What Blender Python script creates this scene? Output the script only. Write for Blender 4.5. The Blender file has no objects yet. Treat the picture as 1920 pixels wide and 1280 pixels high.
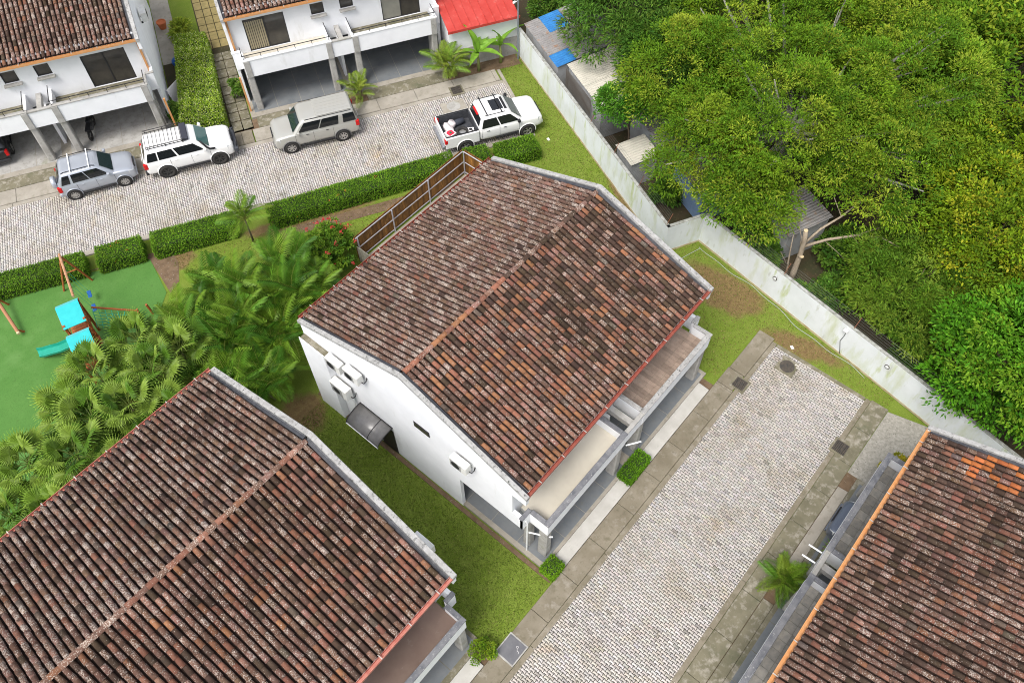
import bpy, math, random
import numpy as np
from mathutils import Vector, Matrix

random.seed(7)
RNG = np.random.default_rng(11)
SC = bpy.context.scene
COL = SC.collection
R = math.radians

# ------------------------------------------------------------------ camera, sky, sun, exposure
CAM_H, CAM_PITCH, CAM_HEAD, CAM_ROLL, CAM_F = 32.5, 56.4, 40.4, -0.42, 1550.0 / 1920.0
cd = bpy.data.cameras.new('camera')
cam = bpy.data.objects.new('camera', cd)
COL.objects.link(cam)
cd.sensor_width = 36.0
cd.lens = 36.0 * CAM_F
cd.clip_start = 0.5
cd.clip_end = 2000
_h, _p, _r = R(CAM_HEAD), R(CAM_PITCH), R(CAM_ROLL)
_fh = Vector((math.cos(_h), math.sin(_h), 0)); _rt = Vector((math.sin(_h), -math.cos(_h), 0))
_F = _fh * math.cos(_p) - Vector((0, 0, 1)) * math.sin(_p)
_U = _fh * math.sin(_p) + Vector((0, 0, 1)) * math.cos(_p)
_R2 = _rt * math.cos(_r) + _U * math.sin(_r); _U2 = _U * math.cos(_r) - _rt * math.sin(_r)
cam.matrix_world = Matrix(((_R2.x, _U2.x, -_F.x, 0), (_R2.y, _U2.y, -_F.y, 0), (_R2.z, _U2.z, -_F.z, CAM_H), (0, 0, 0, 1)))
SC.camera = cam

SUN_EL, SUN_AZ = 60.0, 188.0          # elevation; heading of the sun seen from the ground, from +X anticlockwise
wd = bpy.data.worlds.new('World'); SC.world = wd; wd.use_nodes = True
nt = wd.node_tree; nt.nodes.clear()
sky = nt.nodes.new('ShaderNodeTexSky'); sky.sky_type = 'NISHITA'; sky.sun_disc = False
sky.sun_elevation = R(SUN_EL); sky.sun_rotation = R(90 - SUN_AZ)
sky.air_density = 1.0; sky.dust_density = 4.0; sky.ozone_density = 1.0
hs = nt.nodes.new('ShaderNodeHueSaturation'); hs.inputs['Saturation'].default_value = 0.38
bg = nt.nodes.new('ShaderNodeBackground'); bg.inputs['Strength'].default_value = 0.15
wo = nt.nodes.new('ShaderNodeOutputWorld')
nt.links.new(sky.outputs[0], hs.inputs['Color']); nt.links.new(hs.outputs[0], bg.inputs[0]); nt.links.new(bg.outputs[0], wo.inputs[0])
sl = bpy.data.lights.new('sun', 'SUN'); sl.energy = 1.5; sl.angle = R(22); sl.color = (1.0, 0.965, 0.91)
so = bpy.data.objects.new('sun', sl); COL.objects.link(so)
_sd = Vector((math.cos(R(SUN_AZ)) * math.cos(R(SUN_EL)), math.sin(R(SUN_AZ)) * math.cos(R(SUN_EL)), math.sin(R(SUN_EL))))
so.rotation_euler = _sd.to_track_quat('Z', 'Y').to_euler(); so.location = (0, 0, 60)
vs = SC.view_settings
vs.view_transform = 'Standard'; vs.look = 'None'; vs.exposure = 0.75; vs.gamma = 1.0; vs.use_curve_mapping = False
SC.render.engine = 'CYCLES'
SC.cycles.use_denoising = True
SC.cycles.denoiser = 'OPENIMAGEDENOISE'
SC.cycles.denoising_prefilter = 'NONE'
SC.cycles.filter_width = 1.0
SC.cycles.max_bounces = 5; SC.cycles.diffuse_bounces = 3; SC.cycles.transparent_max_bounces = 4

# ------------------------------------------------------------------ helpers
def setp(o, label=None, cat=None, group=None, kind=None):
    if label: o['label'] = label
    if cat: o['category'] = cat
    if group: o['group'] = group
    if kind: o['kind'] = kind
    return o

def empty(name, loc=(0, 0, 0), rz=0.0, label=None, cat=None, group=None, parent=None):
    o = bpy.data.objects.new(name, None); COL.objects.link(o)
    o.location = loc; o.rotation_euler = (0, 0, rz); o.empty_display_size = 0.2
    if parent: o.parent = parent
    return setp(o, label, cat, group)

def link(name, me, parent=None, loc=None, rot=None, scale=None):
    o = bpy.data.objects.new(name, me); COL.objects.link(o)
    if parent is not None: o.parent = parent
    if loc is not None: o.location = loc
    if rot is not None: o.rotation_euler = rot
    if scale is not None: o.scale = scale
    return o

def raw_mesh(name, V, F, mat=None, smooth=False, tint=None):
    """V (n,3); F list of faces or (m,k) int array; tint (m,4) face colours"""
    me = bpy.data.meshes.new(name)
    V = np.asarray(V, np.float32)
    if isinstance(F, np.ndarray):
        m, k = F.shape
        me.vertices.add(len(V)); me.vertices.foreach_set('co', V.ravel())
        me.loops.add(m * k); me.loops.foreach_set('vertex_index', F.astype(np.int32).ravel())
        me.polygons.add(m)
        me.polygons.foreach_set('loop_start', np.arange(0, m * k, k, dtype=np.int32))
        me.polygons.foreach_set('loop_total', np.full(m, k, np.int32))
        me.update(calc_edges=True)
    else:
        me.from_pydata([tuple(map(float, v)) for v in V], [], F); me.update()
    if mat: me.materials.append(mat)
    if smooth: me.polygons.foreach_set('use_smooth', np.ones(len(me.polygons), bool))
    if tint is not None:
        a = me.attributes.new('tint', 'FLOAT_COLOR', 'FACE')
        a.data.foreach_set('color', np.asarray(tint, np.float32).ravel())
    return me

class MB:
    def __init__(s): s.v = []; s.f = []
    def add(s, vs_, fs):
        n = len(s.v); s.v += [tuple(map(float, p)) for p in vs_]; s.f += [tuple(i + n for i in f) for f in fs]; return s
    def box(s, x0, x1, y0, y1, z0, z1, t=0.0):
        """t: taper (top shrinks by t on every side)"""
        return s.add([(x0, y0, z0), (x1, y0, z0), (x1, y1, z0), (x0, y1, z0), (x0 + t, y0 + t, z1), (x1 - t, y0 + t, z1), (x1 - t, y1 - t, z1), (x0 + t, y1 - t, z1)],
                     [(0, 3, 2, 1), (4, 5, 6, 7), (0, 1, 5, 4), (1, 2, 6, 5), (2, 3, 7, 6), (3, 0, 4, 7)])
    def hexa(s, p):
        return s.add(p, [(0, 3, 2, 1), (4, 5, 6, 7), (0, 1, 5, 4), (1, 2, 6, 5), (2, 3, 7, 6), (3, 0, 4, 7)])
    def prism(s, pts, z0, z1):
        n = len(pts)
        return s.add([(x, y, z0) for x, y in pts] + [(x, y, z1) for x, y in pts],
                     [tuple(range(n - 1, -1, -1)), tuple(range(n, 2 * n))] + [(i, (i + 1) % n, n + (i + 1) % n, n + i) for i in range(n)])
    def extrude(s, pts3, d):
        """pts3: planar loop of 3D points, extruded by vector d"""
        n = len(pts3); d = np.array(d, float)
        return s.add([tuple(p) for p in pts3] + [tuple(np.array(p) + d) for p in pts3],
                     [tuple(range(n - 1, -1, -1)), tuple(range(n, 2 * n))] + [(i, (i + 1) % n, n + (i + 1) % n, n + i) for i in range(n)])
    def tube(s, pts, r, n=6, caps=True):
        pts = [np.array(p, float) for p in pts]
        rs = r if isinstance(r, (list, tuple, np.ndarray)) else [r] * len(pts)
        base = len(s.v); t0 = None
        for i, p in enumerate(pts):
            a = pts[min(i + 1, len(pts) - 1)] - pts[max(i - 1, 0)]
            a = a / (np.linalg.norm(a) + 1e-9)
            if t0 is None:
                u = np.cross(a, (0, 0, 1.0)); u = u if np.linalg.norm(u) > 1e-3 else np.array((1.0, 0, 0))
            else:
                u = t0 - a * (t0 @ a)
            u = u / (np.linalg.norm(u) + 1e-9); t0 = u; w = np.cross(a, u)
            for k in range(n):
                c = 2 * math.pi * k / n
                s.v.append(tuple(p + rs[i] * (math.cos(c) * u + math.sin(c) * w)))
        for i in range(len(pts) - 1):
            for k in range(n):
                s.f.append((base + i * n + k, base + i * n + (k + 1) % n, base + (i + 1) * n + (k + 1) % n, base + (i + 1) * n + k))
        if caps:
            s.f.append(tuple(base + k for k in range(n - 1, -1, -1)))
            s.f.append(tuple(base + (len(pts) - 1) * n + k for k in range(n)))
        return s
    def lathe(s, prof, n=20, axis='y', c=(0, 0, 0), close=False):
        """prof: list of (radius, height along axis)"""
        base = len(s.v)
        for r_, h in prof:
            for k in range(n):
                a = 2 * math.pi * k / n
                p = {'y': (r_ * math.cos(a), h, r_ * math.sin(a)), 'z': (r_ * math.cos(a), r_ * math.sin(a), h), 'x': (h, r_ * math.cos(a), r_ * math.sin(a))}[axis]
                s.v.append((p[0] + c[0], p[1] + c[1], p[2] + c[2]))
        m = len(prof)
        for i in range(m if close else m - 1):
            j = (i + 1) % m
            for k in range(n):
                s.f.append((base + i * n + k, base + i * n + (k + 1) % n, base + j * n + (k + 1) % n, base + j * n + k))
        if not close:
            s.f.append(tuple(base + k for k in range(n))); s.f.append(tuple(base + (m - 1) * n + k for k in range(n)))
        return s
    def build(s, name, mat, parent=None, smooth=False, bevel=0.0, seg=2, loc=None, rot=None):
        me = bpy.data.meshes.new(name); me.from_pydata(s.v, [], s.f); me.update()
        import bmesh
        bm = bmesh.new(); bm.from_mesh(me); bmesh.ops.recalc_face_normals(bm, faces=bm.faces); bm.to_mesh(me); bm.free()
        me.materials.append(mat)
        if smooth: me.polygons.foreach_set('use_smooth', np.ones(len(me.polygons), bool))
        o = link(name, me, parent, loc, rot)
        if bevel:
            b = o.modifiers.new('b', 'BEVEL'); b.width = bevel; b.segments = seg; b.limit_method = 'ANGLE'; b.angle_limit = R(40)
        return o

def copy_tree(o, parent=None):
    c = o.copy(); COL.objects.link(c); c.parent = parent
    for ch in list(o.children): copy_tree(ch, c)
    return c

def struct(o): o['kind'] = 'structure'; return o

# the upper street lies turned by this angle against the lower one
WA = R(-29.2); WX = (math.cos(WA), math.sin(WA)); WN_ = (-math.sin(WA), math.cos(WA))
def wn(w, n): return (w * WX[0] + n * WN_[0], w * WX[1] + n * WN_[1])

# ------------------------------------------------------------------ materials
def _nodes(m):
    m.use_nodes = True; t = m.node_tree; t.nodes.clear(); return t
def ramp(t, src, lo, hi, c0=(0, 0, 0, 1), c1=(1, 1, 1, 1)):
    r = t.nodes.new('ShaderNodeValToRGB'); e = r.color_ramp.elements
    e[0].position = lo; e[0].color = c0; e[1].position = hi; e[1].color = c1
    t.links.new(src, r.inputs[0]); return r.outputs[0]
def mix(t, fac, a, b, kind='MIX'):
    n = t.nodes.new('ShaderNodeMix'); n.data_type = 'RGBA'; n.blend_type = kind
    for k, v in ((0, fac), (6, a), (7, b)):
        if isinstance(v, (int, float)): n.inputs[k].default_value = v
        elif isinstance(v, tuple): n.inputs[k].default_value = v if len(v) == 4 else v + (1,)
        else: t.links.new(v, n.inputs[k])
    return n.outputs[2]
def noise(t, scale, detail=5, rough=.6, stretch=None, src=None):
    g = t.nodes.new('ShaderNodeNewGeometry').outputs['Position'] if src is None else src
    if stretch:
        mp = t.nodes.new('ShaderNodeMapping'); mp.inputs['Scale'].default_value = stretch; t.links.new(g, mp.inputs[0]); g = mp.outputs[0]
    n = t.nodes.new('ShaderNodeTexNoise'); n.inputs['Scale'].default_value = scale; n.inputs['Detail'].default_value = detail; n.inputs['Roughness'].default_value = rough
    t.links.new(g, n.inputs['Vector']); return n.outputs['Fac']
def finish(m, t, col, rough=.8, metal=0.0, spec=.3, bump=None, bscale=30, bstr=.3, coat=0.0, trans=0.0, alpha=None):
    p = t.nodes.new('ShaderNodeBsdfPrincipled'); o = t.nodes.new('ShaderNodeOutputMaterial')
    if isinstance(col, tuple): p.inputs['Base Color'].default_value = col if len(col) == 4 else col + (1,)
    else: t.links.new(col, p.inputs['Base Color'])
    p.inputs['Roughness'].default_value = rough; p.inputs['Metallic'].default_value = metal; p.inputs['Specular IOR Level'].default_value = spec
    p.inputs['Coat Weight'].default_value = coat; p.inputs['Coat Roughness'].default_value = .08
    if bump:
        b = t.nodes.new('ShaderNodeBump'); b.inputs['Strength'].default_value = bstr; b.inputs['Distance'].default_value = bump
        t.links.new(noise(t, bscale, 4), b.inputs['Height']); t.links.new(b.outputs[0], p.inputs['Normal'])
    sh = p.outputs[0]
    if trans:
        tr = t.nodes.new('ShaderNodeBsdfTranslucent'); mx = t.nodes.new('ShaderNodeMixShader'); mx.inputs[0].default_value = trans
        if isinstance(col, tuple): tr.inputs[0].default_value = col if len(col) == 4 else col + (1,)
        else: t.links.new(col, tr.inputs[0])
        t.links.new(sh, mx.inputs[1]); t.links.new(tr.outputs[0], mx.inputs[2]); sh = mx.outputs[0]
    t.links.new(sh, o.inputs[0]); return m

def mat(name, c1, c2=None, scale=2.0, lo=.35, hi=.65, rough=.8, metal=0.0, spec=.3, bump=None, bscale=40, bstr=.3, stains=(), stretch=None, coat=0.0, attr=False, detail=6):
    m = bpy.data.materials.new(name); t = _nodes(m)
    col = c1 + (1,)
    if c2: col = mix(t, ramp(t, noise(t, scale, detail, stretch=stretch), lo, hi), c1, c2)
    for sc_, l_, h_, c_, st_ in stains:
        col = mix(t, ramp(t, noise(t, sc_, 7, .65, stretch=st_), l_, h_), col, c_)
    if attr:
        a = t.nodes.new('ShaderNodeAttribute'); a.attribute_name = 'tint'
        col = mix(t, 1.0, col, a.outputs['Color'], 'MULTIPLY')
    return finish(m, t, col, rough, metal, spec, bump, bscale, bstr, coat)

def leafmat(name, trans=.28, rough=.45, spec=.35, gain=1.0):
    m = bpy.data.materials.new(name); t = _nodes(m)
    a = t.nodes.new('ShaderNodeAttribute'); a.attribute_name = 'tint'
    col = mix(t, ramp(t, noise(t, 1.3, 3), .3, .7), (.82 * gain, .85 * gain, .8 * gain), (1.15 * gain, 1.12 * gain, 1.05 * gain))
    col = mix(t, 1.0, col, a.outputs['Color'], 'MULTIPLY')
    return finish(m, t, col, rough, 0, spec, trans=trans)

WHITE = mat('white_plaster', (.80, .81, .83), (.74, .75, .77), 1.1, rough=.85, stains=((.9, .60, .80, (.55, .55, .52), (1, 1, .25)), (7, .66, .85, (.62, .62, .58), (1, 1, .3))), bump=.004, bscale=60)
PERIM = mat('perimeter_plaster', (.70, .73, .74), (.62, .65, .65), .8, rough=.85,
            stains=((1.4, .50, .72, (.52, .56, .40), (1, 1, .25)), (1.1, .57, .70, (.40, .46, .14), (1.4, 1.4, .30)), (4.0, .60, .8, (.42, .43, .38), (1, 1, .25))), bump=.004, bscale=50)
CAP = mat('dark_cap', (.105, .11, .125), (.20, .20, .21), 3.0, rough=.7, stains=((9, .58, .7, (.36, .36, .35), None),), bump=.004)
CONC = mat('concrete', (.40, .39, .37), (.30, .29, .27), 2.2, rough=.9, stains=((5, .55, .75, (.20, .195, .17), None), (1.2, .58, .8, (.24, .24, .17), None)), bump=.006, bscale=45)
CONC_D = mat('mossy_concrete', (.185, .168, .115), (.125, .115, .075), 1.2, rough=.92, stains=((3.5, .5, .72, (.34, .31, .26), None), (.8, .56, .72, (.10, .105, .06), None)), bump=.006)
WALK = mat('sidewalk_concrete', (.235, .205, .155), (.165, .142, .10), .9, rough=.92, stains=((2.6, .54, .75, (.31, .28, .235), None), (6, .55, .78, (.115, .105, .07), None), (1.7, .56, .72, (.13, .115, .075), None)), bump=.006)
WALK_U = mat('pale_sidewalk', (.34, .312, .265), (.27, .245, .205), 1.1, rough=.92, stains=((3.0, .52, .78, (.20, .18, .135), None), (8, .62, .8, (.38, .355, .32), None)), bump=.006)
RAMP = mat('pale_ramp', (.47, .455, .42), (.39, .375, .34), 1.4, rough=.9, stains=((4, .58, .8, (.34, .33, .29), None),), bump=.004)
SLATE = mat('slate_panel', (.135, .148, .16), (.175, .185, .19), 1.5, rough=.55, stains=((5, .55, .8, (.18, .175, .16), None),), bump=.004)
JOINT = mat('paving_joint', (.045, .040, .030), (.03, .03, .02), 3, rough=.95)
PAVER = mat('paver_concrete', (.43, .40, .378), (.495, .463, .44), 9, rough=.9, attr=True,
            stains=((.45, .50, .70, (.37, .325, .265), None), (1.3, .60, .76, (.26, .235, .185), None), (.35, .60, .72, (.42, .335, .23), None)), bump=.004, bscale=60)
COPING = mat('lichen_coping', (.40, .395, .385), (.27, .265, .255), 4, rough=.95, stains=((16, .56, .66, (.44, .43, .41), None), (9, .54, .68, (.085, .085, .08), None)), bump=.01, bscale=30)
FLASH = mat('metal_flashing', (.45, .46, .48), (.30, .31, .33), 6, rough=.35, metal=.8)
DARKSEAL = mat('dark_sealant', (.035, .037, .045), (.06, .062, .07), 5, rough=.6)
GUT_RED = mat('red_gutter', (.25, .050, .034), (.31, .10, .07), 5, rough=.5)
GUT_PINK = mat('faded_red_gutter', (.42, .13, .10), (.52, .22, .17), 5, rough=.5)
GUT_OR = mat('orange_gutter', (.56, .25, .085), (.54, .30, .14), 5, rough=.5)
STRAP = mat('gutter_strap_steel', (.55, .50, .45), (.4, .36, .33), 9, rough=.5, metal=.3)
PAN = mat('roof_pan', (.022, .013, .010), (.035, .020, .014), 5, rough=.95, stains=((14, .62, .72, (.06, .05, .04), None),))
GLASS = mat('dark_glass', (.012, .014, .016), rough=.06, spec=.6)
SCREEN = mat('window_pane', (.035, .033, .030), (.055, .05, .042), 2, rough=.12, spec=.6)
FRAME = mat('dark_frame', (.025, .025, .027), rough=.45)
CURTAIN = mat('beige_curtain', (.36, .31, .20), (.22, .19, .125), 9, rough=.9, stretch=(9, 9, .05))
GREY_BLIND = mat('grey_blind', (.26, .255, .215), (.21, .205, .175), 2, rough=.8)
RAIL = mat('black_rail', (.02, .02, .022), rough=.4, metal=.3)
PIPE = mat('white_pipe', (.74, .75, .75), rough=.45)
ACW = mat('ac_casing', (.74, .74, .71), (.66, .65, .61), 4, rough=.5)
BLACK = mat('black_plastic', (.018, .018, .02), rough=.5)
BEIGE = mat('beige_balcony', (.56, .52, .435), (.50, .46, .385), 1.3, rough=.75, stains=((3, .66, .85, (.40, .36, .3), None),))
BROWNF = mat('brown_balcony', (.155, .105, .085), (.185, .13, .105), 1.6, rough=.65, stains=((4, .62, .8, (.25, .2, .17), None),))
PLANKT = mat('brown_deck_tile', (.32, .245, .195), (.25, .185, .145), 3, rough=.75, stains=((6, .56, .75, (.33, .27, .22), (1, .3, 1)),), attr=True)
STONEF = mat('grey_stone_floor', (.30, .285, .26), (.22, .215, .205), 6, rough=.85, stains=((2, .55, .75, (.36, .33, .28), None),), attr=True)
WOOD = mat('fence_wood', (.23, .105, .022), (.125, .055, .012), 3.0, rough=.6, stretch=(2, 2, .35), stains=((6, .55, .7, (.34, .17, .04), (1, 1, .3)), (3, .62, .8, (.07, .032, .01), (1, 1, .3))), attr=True)
PLAYWOOD = mat('play_wood', (.36, .115, .035), (.26, .075, .022), 6, rough=.55, stains=((9, .6, .75, (.50, .33, .20), None),))
GALV = mat('galvanised_rail', (.50, .49, .52), (.42, .41, .44), 5, rough=.45, metal=.35)
TURQ = mat('turquoise_canvas', (.02, .40, .42), (.03, .45, .46), 3, rough=.6)
SLIDE = mat('green_slide', (.012, .26, .18), (.02, .30, .22), 3, rough=.35)
NETROPE = mat('green_rope', (.03, .33, .22), rough=.8)
BLUEP = mat('blue_plastic', (.02, .09, .30), rough=.4)
REDMETAL = mat('red_metal_roof', (.40, .040, .030), (.46, .06, .048), 1.5, rough=.45, stains=((3, .60, .8, (.50, .16, .13), None),))
ZINC = mat('zinc_sheet', (.27, .26, .255), (.20, .19, .185), 2, rough=.6, metal=.1, stains=((3, .54, .72, (.25, .14, .08), None),))
BLUESHEET = mat('blue_sheet', (.02, .13, .36), (.03, .19, .46), 2, rough=.5)
BEIGESHEET = mat('beige_sheet', (.52, .49, .42), (.44, .42, .36), 2, rough=.7, stains=((7, .6, .72, (.2, .18, .15), None),))
SHEDWALL = mat('shed_block_wall', (.36, .37, .38), (.26, .26, .255), 1.5, rough=.9, stains=((2, .58, .75, (.22, .17, .10), (1, 1, .3)),))
BLUEWALL = mat('pale_blue_wall', (.22, .32, .50), (.18, .27, .42), 2, rough=.85, stains=((3, .6, .75, (.1, .12, .12), None),))
BARK = mat('bark', (.17, .125, .085), (.10, .075, .05), 6, rough=.95, stretch=(2, 2, .6), bump=.01, bscale=25)
BARK_P = mat('pale_bark', (.36, .30, .225), (.25, .20, .145), 6, rough=.9, stretch=(2, 2, .6), bump=.01, bscale=25)
CUTWOOD = mat('cut_wood', (.58, .46, .28), rough=.8)
PALMSTEM = mat('palm_stem', (.16, .13, .08), (.10, .09, .05), 9, rough=.9, stretch=(.3, .3, 3))
LEAF = leafmat('leaf', .28, .6, .12)
FROND = leafmat('frond_leaf', .22, .5, .22)
GRASSB = leafmat('grass_blade', .2, .7, .1)
GRATE = mat('iron_grate', (.07, .065, .06), (.12, .10, .08), 8, rough=.7, metal=.4)
HOLE = mat('dark_hole', (.01, .01, .01), rough=1)
PLATE = mat('grey_cover', (.115, .115, .125), (.15, .15, .16), 3, rough=.7)
TIREM = mat('tyre_rubber', (.022, .022, .022), (.04, .038, .035), 6, rough=.85)
ALLOY = mat('alloy_wheel', (.48, .47, .45), rough=.3, metal=.7)
DALLOY = mat('dark_alloy', (.06, .06, .058), rough=.45, metal=.5)
TAIL = mat('tail_lamp', (.50, .012, .012), rough=.15)
HEAD = mat('head_lamp', (.55, .57, .58), rough=.1, spec=.7)
CHROME = mat('chrome', (.6, .6, .6), rough=.15, metal=1)
SIGNR = mat('red_print', (.55, .02, .05), rough=.6)
PLASTW = mat('white_plastic', (.75, .73, .72), (.68, .66, .65), 5, rough=.6)

def tile_material():
    m = bpy.data.materials.new('clay_tile'); t = _nodes(m)
    a = t.nodes.new('ShaderNodeAttribute'); a.attribute_name = 'tint'
    col = mix(t, ramp(t, noise(t, 14, 5), .3, .75), a.outputs['Color'], (.82, .80, .78), 'MULTIPLY')
    big = ramp(t, noise(t, .42, 6, .65), .44, .66)
    col = mix(t, big, col, mix(t, 1.0, col, (.62, .60, .58), 'MULTIPLY'))
    # black algae film
    col = mix(t, ramp(t, noise(t, 4.5, 7, .7), .56, .70), col, (.034, .028, .022))
    # lichen crust: the amount rides in the tint's alpha
    n = noise(t, 26, 5, .72); n2 = noise(t, 3.2, 3)
    ad = t.nodes.new('ShaderNodeMath'); ad.operation = 'MULTIPLY_ADD'; ad.inputs[1].default_value = .30
    t.links.new(n2, ad.inputs[0]); t.links.new(n, ad.inputs[2])
    ad2 = t.nodes.new('ShaderNodeMath'); ad2.operation = 'MULTIPLY_ADD'; ad2.inputs[1].default_value = .24
    t.links.new(a.outputs['Alpha'], ad2.inputs[0]); t.links.new(ad.outputs[0], ad2.inputs[2])
    col = mix(t, ramp(t, ad2.outputs[0], .875, .915), col, mix(t, ramp(t, noise(t, 30, 3), .4, .6), (.52, .44, .38), (.33, .28, .24)))
    return finish(m, t, col, .9, 0, .2, .006, 45, .5)
TILE = tile_material()

def lawn_material():
    m = bpy.data.materials.new('lawn_turf'); t = _nodes(m)
    g = t.nodes.new('ShaderNodeNewGeometry').outputs['Position']
    green = mix(t, ramp(t, noise(t, 1.6, 6, .65), .32, .68), (.155, .22, .026), (.215, .265, .052))
    green = mix(t, ramp(t, noise(t, 26, 4, .7), .35, .7), green, (.088, .14, .016))
    dry = mix(t, ramp(t, noise(t, 5, 6, .7), .35, .65), (.20, .145, .060), (.135, .085, .042))
    dry = mix(t, ramp(t, noise(t, 22, 3, .7), .55, .72), dry, (.30, .24, .12))
    # worn ground by the boundary wall, along the hedges and at the wall foot
    def blob(x, y, r0, r1, sx=1, sy=1, rot=0):
        mp = t.nodes.new('ShaderNodeMapping'); mp.vector_type = 'TEXTURE'
        mp.inputs['Location'].default_value = (x, y, 0); mp.inputs['Rotation'].default_value = (0, 0, rot); mp.inputs['Scale'].default_value = (sx, sy, 1e4)
        t.links.new(g, mp.inputs[0])
        l = t.nodes.new('ShaderNodeVectorMath'); l.operation = 'LENGTH'; t.links.new(mp.outputs[0], l.inputs[0])
        return ramp(t, l.outputs['Value'], r0, r1, (1, 1, 1, 1), (0, 0, 0, 1))
    w = None
    for b in ((25.3, 8.2, .45, 1.0, 1.7, 3.4, R(8)), (24.9, 3.4, .3, 1.0, .9, 3.0, R(10)), (15.5, 27.2, .5, 1.0, 4.6, .75, WA), (24.5, 22.6, .4, 1.0, 2.6, 1.0, WA), (9.3, 30.3, .5, 1.0, 1.4, 1.2, WA), (27.0, 14.5, .5, 1.0, .6, 3.5, R(-22)), (7.6, 18.6, .4, 1.0, 1.3, 1.6, 0)):
        s = blob(*b); w = s if w is None else mix(t, 1.0, w, s, 'LIGHTEN')
    n = noise(t, 1.1, 6, .7)
    ma = t.nodes.new('ShaderNodeMath'); ma.operation = 'MULTIPLY_ADD'; ma.inputs[1].default_value = .62
    t.links.new(w, ma.inputs[0]); t.links.new(n, ma.inputs[2])
    col = mix(t, ramp(t, ma.outputs[0], .70, .98), green, dry)
    return finish(m, t, col, .95, 0, .1, .03, 35, .6)
LAWN = lawn_material()
SOIL = mat('forest_soil', (.060, .042, .024), (.035, .038, .016), 1.2, rough=.95, stains=((8, .56, .7, (.10, .075, .04), None),), bump=.03)
EARTH = mat('bare_earth', (.17, .115, .07), (.115, .075, .045), 3, rough=.95, stains=((12, .58, .72, (.3, .26, .21), None),), bump=.02)
TURF = mat('artificial_turf', (.066, .172, .032), (.082, .195, .040), 1.0, rough=.9, stains=((22, .5, .72, (.05, .13, .022), None), (.5, .52, .75, (.10, .21, .055), None), (3.5, .60, .75, (.055, .115, .025), None)), bump=.01)
GRAVEL = mat('gravel', (.36, .34, .30), (.24, .225, .19), 7, rough=.95, stains=((16, .58, .68, (.10, .10, .07), None),), bump=.015)

# ------------------------------------------------------------------ the ground and the two streets
def sheet(name, pts, z, mat_, kind='structure', thick=0.0, parent=None):
    b = MB()
    if thick: b.prism(pts, z - thick, z)
    else: b.add([(x, y, z) for x, y in pts], [tuple(range(len(pts)))])
    o = b.build(name, mat_, parent)
    if kind and parent is None: o['kind'] = kind
    return o
def wrect(w0, w1, n0, n1): return [wn(w0, n0), wn(w1, n0), wn(w1, n1), wn(w0, n1)]
def rect(u0, u1, v0, v1): return [(u0, v0), (u1, v0), (u1, v1), (u0, v1)]

sheet('ground', rect(-300, 340, -300, 340), -0.06, SOIL)
sheet('lawn', [(33.3, 27.6), (25.45, 11.6), (27.3, 10.63), (24.75, -3.1), (23.2, -11.7), (22.6, -15), (-40, -15), (-40, 75), (14, 75), (41, 47)], 0.0, LAWN)

PL, PW, PE, PG = .235, .118, .013, .017
def paver_template():
    hw = PW / 2 - PG / 2; L = PL / 2 - PG / 2; q = PL / 4
    ys = [-L, -q - .012, -q + .012, q - .012, q + .012, L]; e = [PE, PE, -PE, -PE, PE, PE]
    V = []
    for y, d in zip(ys, e): V += [(-hw - d, y, 0), (hw + d, y, 0)]
    V += [(x * .985, y * .985, -.035) for x, y, z in V]
    V[:12] = [(x * .965, y * .98, z) for x, y, z in V[:12]]
    F = [(2 * i, 2 * i + 1, 2 * i + 3, 2 * i + 2) for i in range(5)]
    ring = [0, 1, 3, 5, 7, 9, 11, 10, 8, 6, 4, 2]
    F += [(ring[i], 12 + ring[i], 12 + ring[(i + 1) % 12], ring[(i + 1) % 12]) for i in range(12)]
    return np.array(V), np.array(F)
PVV, PVF = paver_template()
def paver_tints(n):
    b = RNG.normal(1.0, .085, n).clip(.66, 1.2)
    t = np.stack([b * RNG.normal(1.0, .02, n), b, b * RNG.normal(.985, .03, n), np.ones(n)], 1)
    dk = RNG.random(n) < .02; t[dk, :3] *= .66
    return t
PVK = np.array([1.0] * 5 + [.30] * 12)[:, None] * np.array([[1, 1, 1, 0]]) + np.array([[0, 0, 0, 1]])     # flanks down in the joints tinted darker than the tops, so joint lines read
PAVER_MESHES = [raw_mesh('paver', PVV, PVF, PAVER, tint=PVK * t[None]) for t in paver_tints(8)]
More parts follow.
